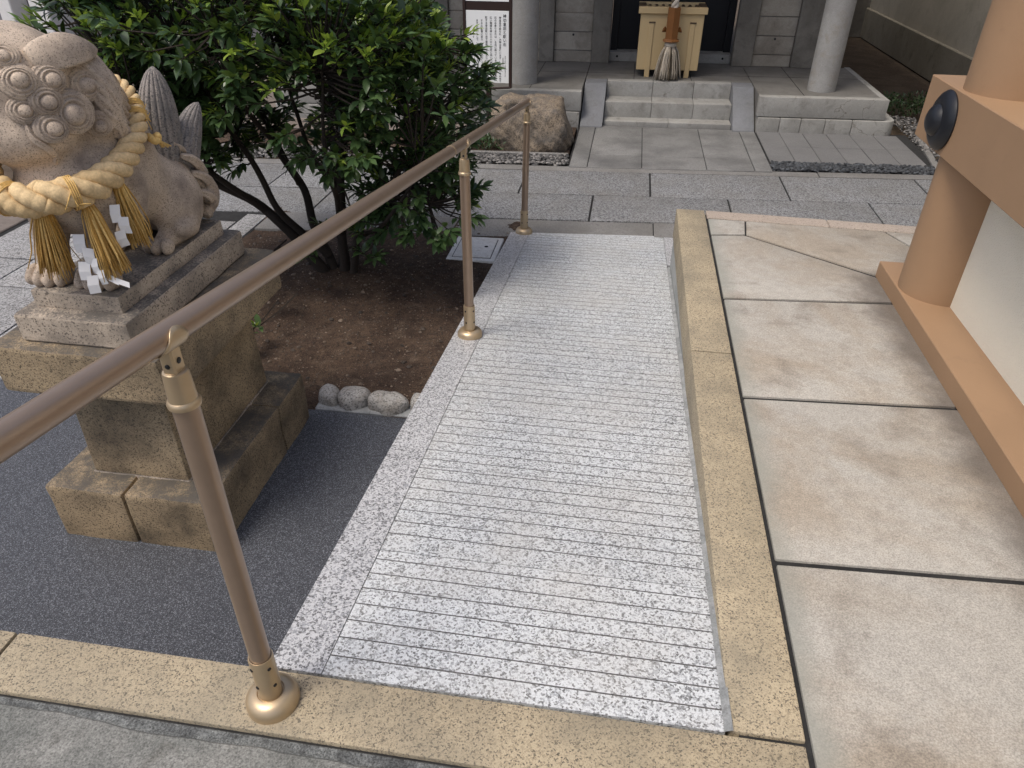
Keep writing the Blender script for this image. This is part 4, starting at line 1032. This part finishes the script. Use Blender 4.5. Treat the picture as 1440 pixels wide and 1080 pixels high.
# ================================================================== SHRUB
shrub = empty('evergreen_shrub', (-1.54, 3.63, 0), 'dense dark evergreen shrub with several stems growing in the soil bed', 'shrub')
STEMS = [
 [(-1.60, 3.60, -.03), (-1.72, 3.58, .18), (-1.88, 3.55, .38), (-2.12, 3.50, .55), (-2.35, 3.45, .68), (-2.55, 3.4, .85)],
 [(-1.57, 3.63, -.03), (-1.66, 3.66, .25), (-1.74, 3.70, .50), (-1.90, 3.75, .80), (-2.05, 3.75, 1.15), (-2.15, 3.75, 1.45)],
 [(-1.52, 3.62, -.03), (-1.50, 3.60, .25), (-1.47, 3.60, .55), (-1.42, 3.62, .85), (-1.38, 3.60, 1.2), (-1.36, 3.6, 1.5)],
 [(-1.55, 3.66, -.03), (-1.57, 3.80, .3), (-1.62, 3.95, .7), (-1.70, 4.0, 1.1), (-1.72, 4.0, 1.5)],
 [(-1.47, 3.60, -.03), (-1.38, 3.55, .28), (-1.22, 3.52, .50), (-1.05, 3.5, .72), (-.92, 3.48, .95)],
 [(-1.42, 3.62, .85), (-1.25, 3.65, 1.05), (-1.05, 3.68, 1.2), (-.92, 3.7, 1.45)],
 [(-1.88, 3.55, .38), (-2.0, 3.35, .62), (-2.1, 3.15, .85), (-2.2, 3.05, 1.1)],
 [(-1.74, 3.70, .50), (-1.72, 3.40, .80), (-1.72, 3.2, 1.05), (-1.75, 3.1, 1.35)],
 [(-1.22, 3.52, .50), (-1.08, 3.42, .52), (-.92, 3.40, .55)],
 [(-2.12, 3.50, .55), (-2.2, 3.55, .85), (-2.35, 3.6, 1.2), (-2.45, 3.6, 1.4)],
 [(-1.50, 3.60, .25), (-1.40, 3.35, .55), (-1.35, 3.2, .85), (-1.3, 3.15, 1.2)],
 [(-1.60, 3.62, .12), (-1.78, 3.50, .42), (-1.86, 3.40, .72), (-1.95, 3.3, 1.05), (-2.0, 3.2, 1.3)],
 [(-1.47, 3.60, .50), (-1.58, 3.52, .75), (-1.60, 3.45, 1.05), (-1.66, 3.4, 1.4)],
 [(-1.38, 3.55, .28), (-1.20, 3.38, .40), (-1.02, 3.30, .62), (-.90, 3.25, .85)],
]
RAD0 = [.036, .030, .032, .028, .024, .018, .020, .018, .012, .018, .018, .022, .016, .014]
sk = []
for st, r0_ in zip(STEMS, RAD0):
    P = catmull(st, 7); P = [p + Vector((noise.noise(p*4), noise.noise(p*4+Vector((9, 0, 0))), 0))*.03*min(1, i/5) for i, p in enumerate(P)]
    m = len(P); tube('stem', P, [r0_*(1-.72*i/(m-1))*(1.25 if i == 0 else 1) for i in range(m)], 'bark', shrub, 8); sk += P[3:]
def shoot(p, d0, d1):
    ls = []
    for k in range(12):
        a = random.uniform(0, 2*PI); d = Vector((math.cos(a), math.sin(a), 0))
        ls.append(d)
    return ls
ELL = [((-1.86, 3.65, 1.30), (.80, .78, .62), 1.0), ((-1.12, 3.58, .95), (.44, .58, .50), .6), ((-2.20, 3.42, 1.20), (.42, .5, .44), .5), ((-1.02, 3.52, .55), (.30, .40, .30), .33), ((-2.1, 3.5, .80), (.42, .45, .22), .3), ((-1.35, 3.3, 1.15), (.5, .4, .5), .4)]
tips = []; wsum = sum(e[2] for e in ELL)
tries = 0
while len(tips) < 1700 and tries < 120000:
    tries += 1
    u = random.uniform(0, wsum)
    for c, r_, w_ in ELL:
        u -= w_
        if u <= 0: break
    d = Vector((random.gauss(0, 1), random.gauss(0, 1), random.gauss(0, 1))).normalized(); d = d*(random.random()**.28)*(1+.38*noise.noise(Vector((d.x*2.2+c[0]*3, d.y*2.2, d.z*2.2+c[2]*5))))
    p = Vector((c[0]+d.x*r_[0], c[1]+d.y*r_[1], c[2]+d.z*r_[2]))
    if noise.noise(p*2.6+Vector((4, 1, 7))) < -.20: continue
    # open underside on the left so that the stems show
    if p.z < .62 and p.x < -1.30: continue
    if p.z < .98 and p.z > .5 and random.random() < .5: continue
    if p.z < .22 or (p.z < .42 and p.x > -1.08): continue
    tips.append((p, Vector((d.x, d.y, d.z*.6+.35))))
for c in ((-1.80, 2.85, .02), (-1.62, 2.75, .10), (-1.9, 3.3, .12), (-1.55, 3.25, .28), (-1.72, 3.05, .2), (-1.3, 3.4, .30), (-1.22, 3.3, .25), (-1.45, 3.45, .32)):
    for k in range(2): tips.append((Vector(c)+Vector((random.uniform(-.05, .05), random.uniform(-.05, .05), random.uniform(0, .05))), Vector((random.uniform(-.4, .4), -.2, .8))))
old = []; new = []; tw = []
for p, d in tips:
    d = d.normalized(); q = min(sk, key=lambda s_: (s_-p).length_squared)
    out = (d + (p-q).normalized()*.6).normalized()
    L_ = min((p-q).length, .28)
    a0 = p - ((p-q).normalized()*.7+out*.3).normalized()*L_
    tw.append(tube_vf([a0, (a0+p)/2+Vector((0, 0, -.01)), p, p+out*.07], [.0055, .0045, .003, .0015], 4))
    fresh = (random.random() < (.58 if p.z > 1.15 else .16)) and (p.z > .95 or random.random() < .5)
    cnt = random.randint(9, 14)
    for k in range(cnt):
        t = k/cnt; base = p + out*(.085*t-.02); az = k*2.4+random.uniform(-.4, .4)
        u, w_ = frame_of(out); sp_ = 1.15-.85*t if not fresh else 1.0-.8*t
        dd = out*(.35+.9*t) + (u*math.cos(az)+w_*math.sin(az))*sp_ + Vector((0, 0, -.02 if not fresh else .2))
        s_ = random.uniform(.052, .084)*(.72 if fresh and t > .5 else 1)
        (new if (fresh and t > .25) else old).append((base, rot_to(dd, random.uniform(-.5, .5)), s_))
camp = Vector((0, 0, CAMZ))
order = sorted(range(len(old)), key=lambda i: (Vector(old[i][0])-camp).length/old[i][2])
big = set(order[:230])
ordn = sorted(range(len(new)), key=lambda i: (Vector(new[i][0])-camp).length/new[i][2]); bign = set(ordn[:60])
leaves_obj('foliage', [l for i, l in enumerate(old) if i not in big], 'leaf', shrub, 1, .44)['kind'] = 'stuff'
leaves_obj('fresh_foliage', [l for i, l in enumerate(new) if i not in bign], 'shoot', shrub, 1, .36)['kind'] = 'stuff'
join_obj('twigs', tw, 'bark', shrub, None)['kind'] = 'stuff'
def leaf_mesh(w_, mat):
    v, f = leaf_vf(1, w_); me = bpy.data.meshes.new('leaf'); me.from_pydata(v.tolist(), [], f); me.polygons.foreach_set('use_smooth', [True]*len(f)); me.materials.append(M[mat]); return me
lm1, lm2 = leaf_mesh(.44, 'leaf'), leaf_mesh(.36, 'shoot')
for src, ids_, me in ((old, big, lm1), (new, bign, lm2)):
    for i in ids_:
        pos, R_, s_ = src[i]; o = bpy.data.objects.new('leaf', me); COL.objects.link(o); o.parent = shrub
        o.matrix_basis = Matrix.Translation(pos) @ Matrix(R_).to_4x4() @ Matrix.Scale(s_, 4)
adopt(shrub)

# ================================================================== INSPECTION COVER
mh = empty('inspection_cover', (-.83, 4.08, 0), 'square pale concrete inspection cover set in the soil by the ramp', 'cover')
XF[0] = lambda v: (v[0]+.0*v[1], v[1]+.04*(v[0]+.8), v[2])
box('frame', -.985, -.69, 3.90, 4.26, -.06, .018, 'manhole', mh, .008, 2)
box('seam', -.955, -.72, 3.935, 4.225, .010, .0192, 'black', mh, 0)
box('lid', -.951, -.724, 3.939, 4.221, .005, .0225, 'manhole', mh, .003)
lathe('lifting_hole', [(.012, 0), (.012, .0012)], (-.775, 4.10, .0222), 'black', mh, 14)
XF[0] = None
adopt(mh)
# ================================================================== EDGING COBBLES
def cobble(c, r, seed, label):
    rs = random.Random(seed); ph = [rs.uniform(0, 6) for _ in range(6)]
    def fn(p):
        q = p-np.array(c); d = (np.abs(q/np.array(r))**2.8).sum(-1)**(1/2.8)-1; d = d*min(r)
        x, y, z = p[..., 0], p[..., 1], p[..., 2]
        return d + np.sin(x*40+ph[0])*np.sin(y*37+ph[1]+z*20)*.006 + np.sin(x*90+ph[2]+z*60)*np.sin(y*85+ph[3])*.002
    lo = [c[i]-r[i]*1.25 for i in range(3)]; hi = [c[i]+r[i]*1.25 for i in range(3)]
    V, F = surface_nets(fn, lo, hi, .007); tag(np_obj('edging_stone', V, F, 'cobble'), label, 'stone')
cobble((-1.145, 2.395, .02), (.045, .05, .05), 1, 'small edging cobble touching the pedestal base')
cobble((-1.035, 2.395, .022), (.066, .055, .058), 2, 'rounded grey edging cobble second from the pedestal base')
cobble((-.885, 2.385, .022), (.083, .050, .055), 3, 'longest pale edging cobble in the row between soil and resin')
cobble((-.745, 2.40, .02), (.05, .045, .05), 4, 'edging cobble half hidden behind the granite ramp border')
struct(prism('mortar_edge', [(-1.19, 2.33), (-.66, 2.335), (-.66, 2.42), (-1.19, 2.42)], -.08, .012, 'mortar', bevel=.006))
adopt(lion)
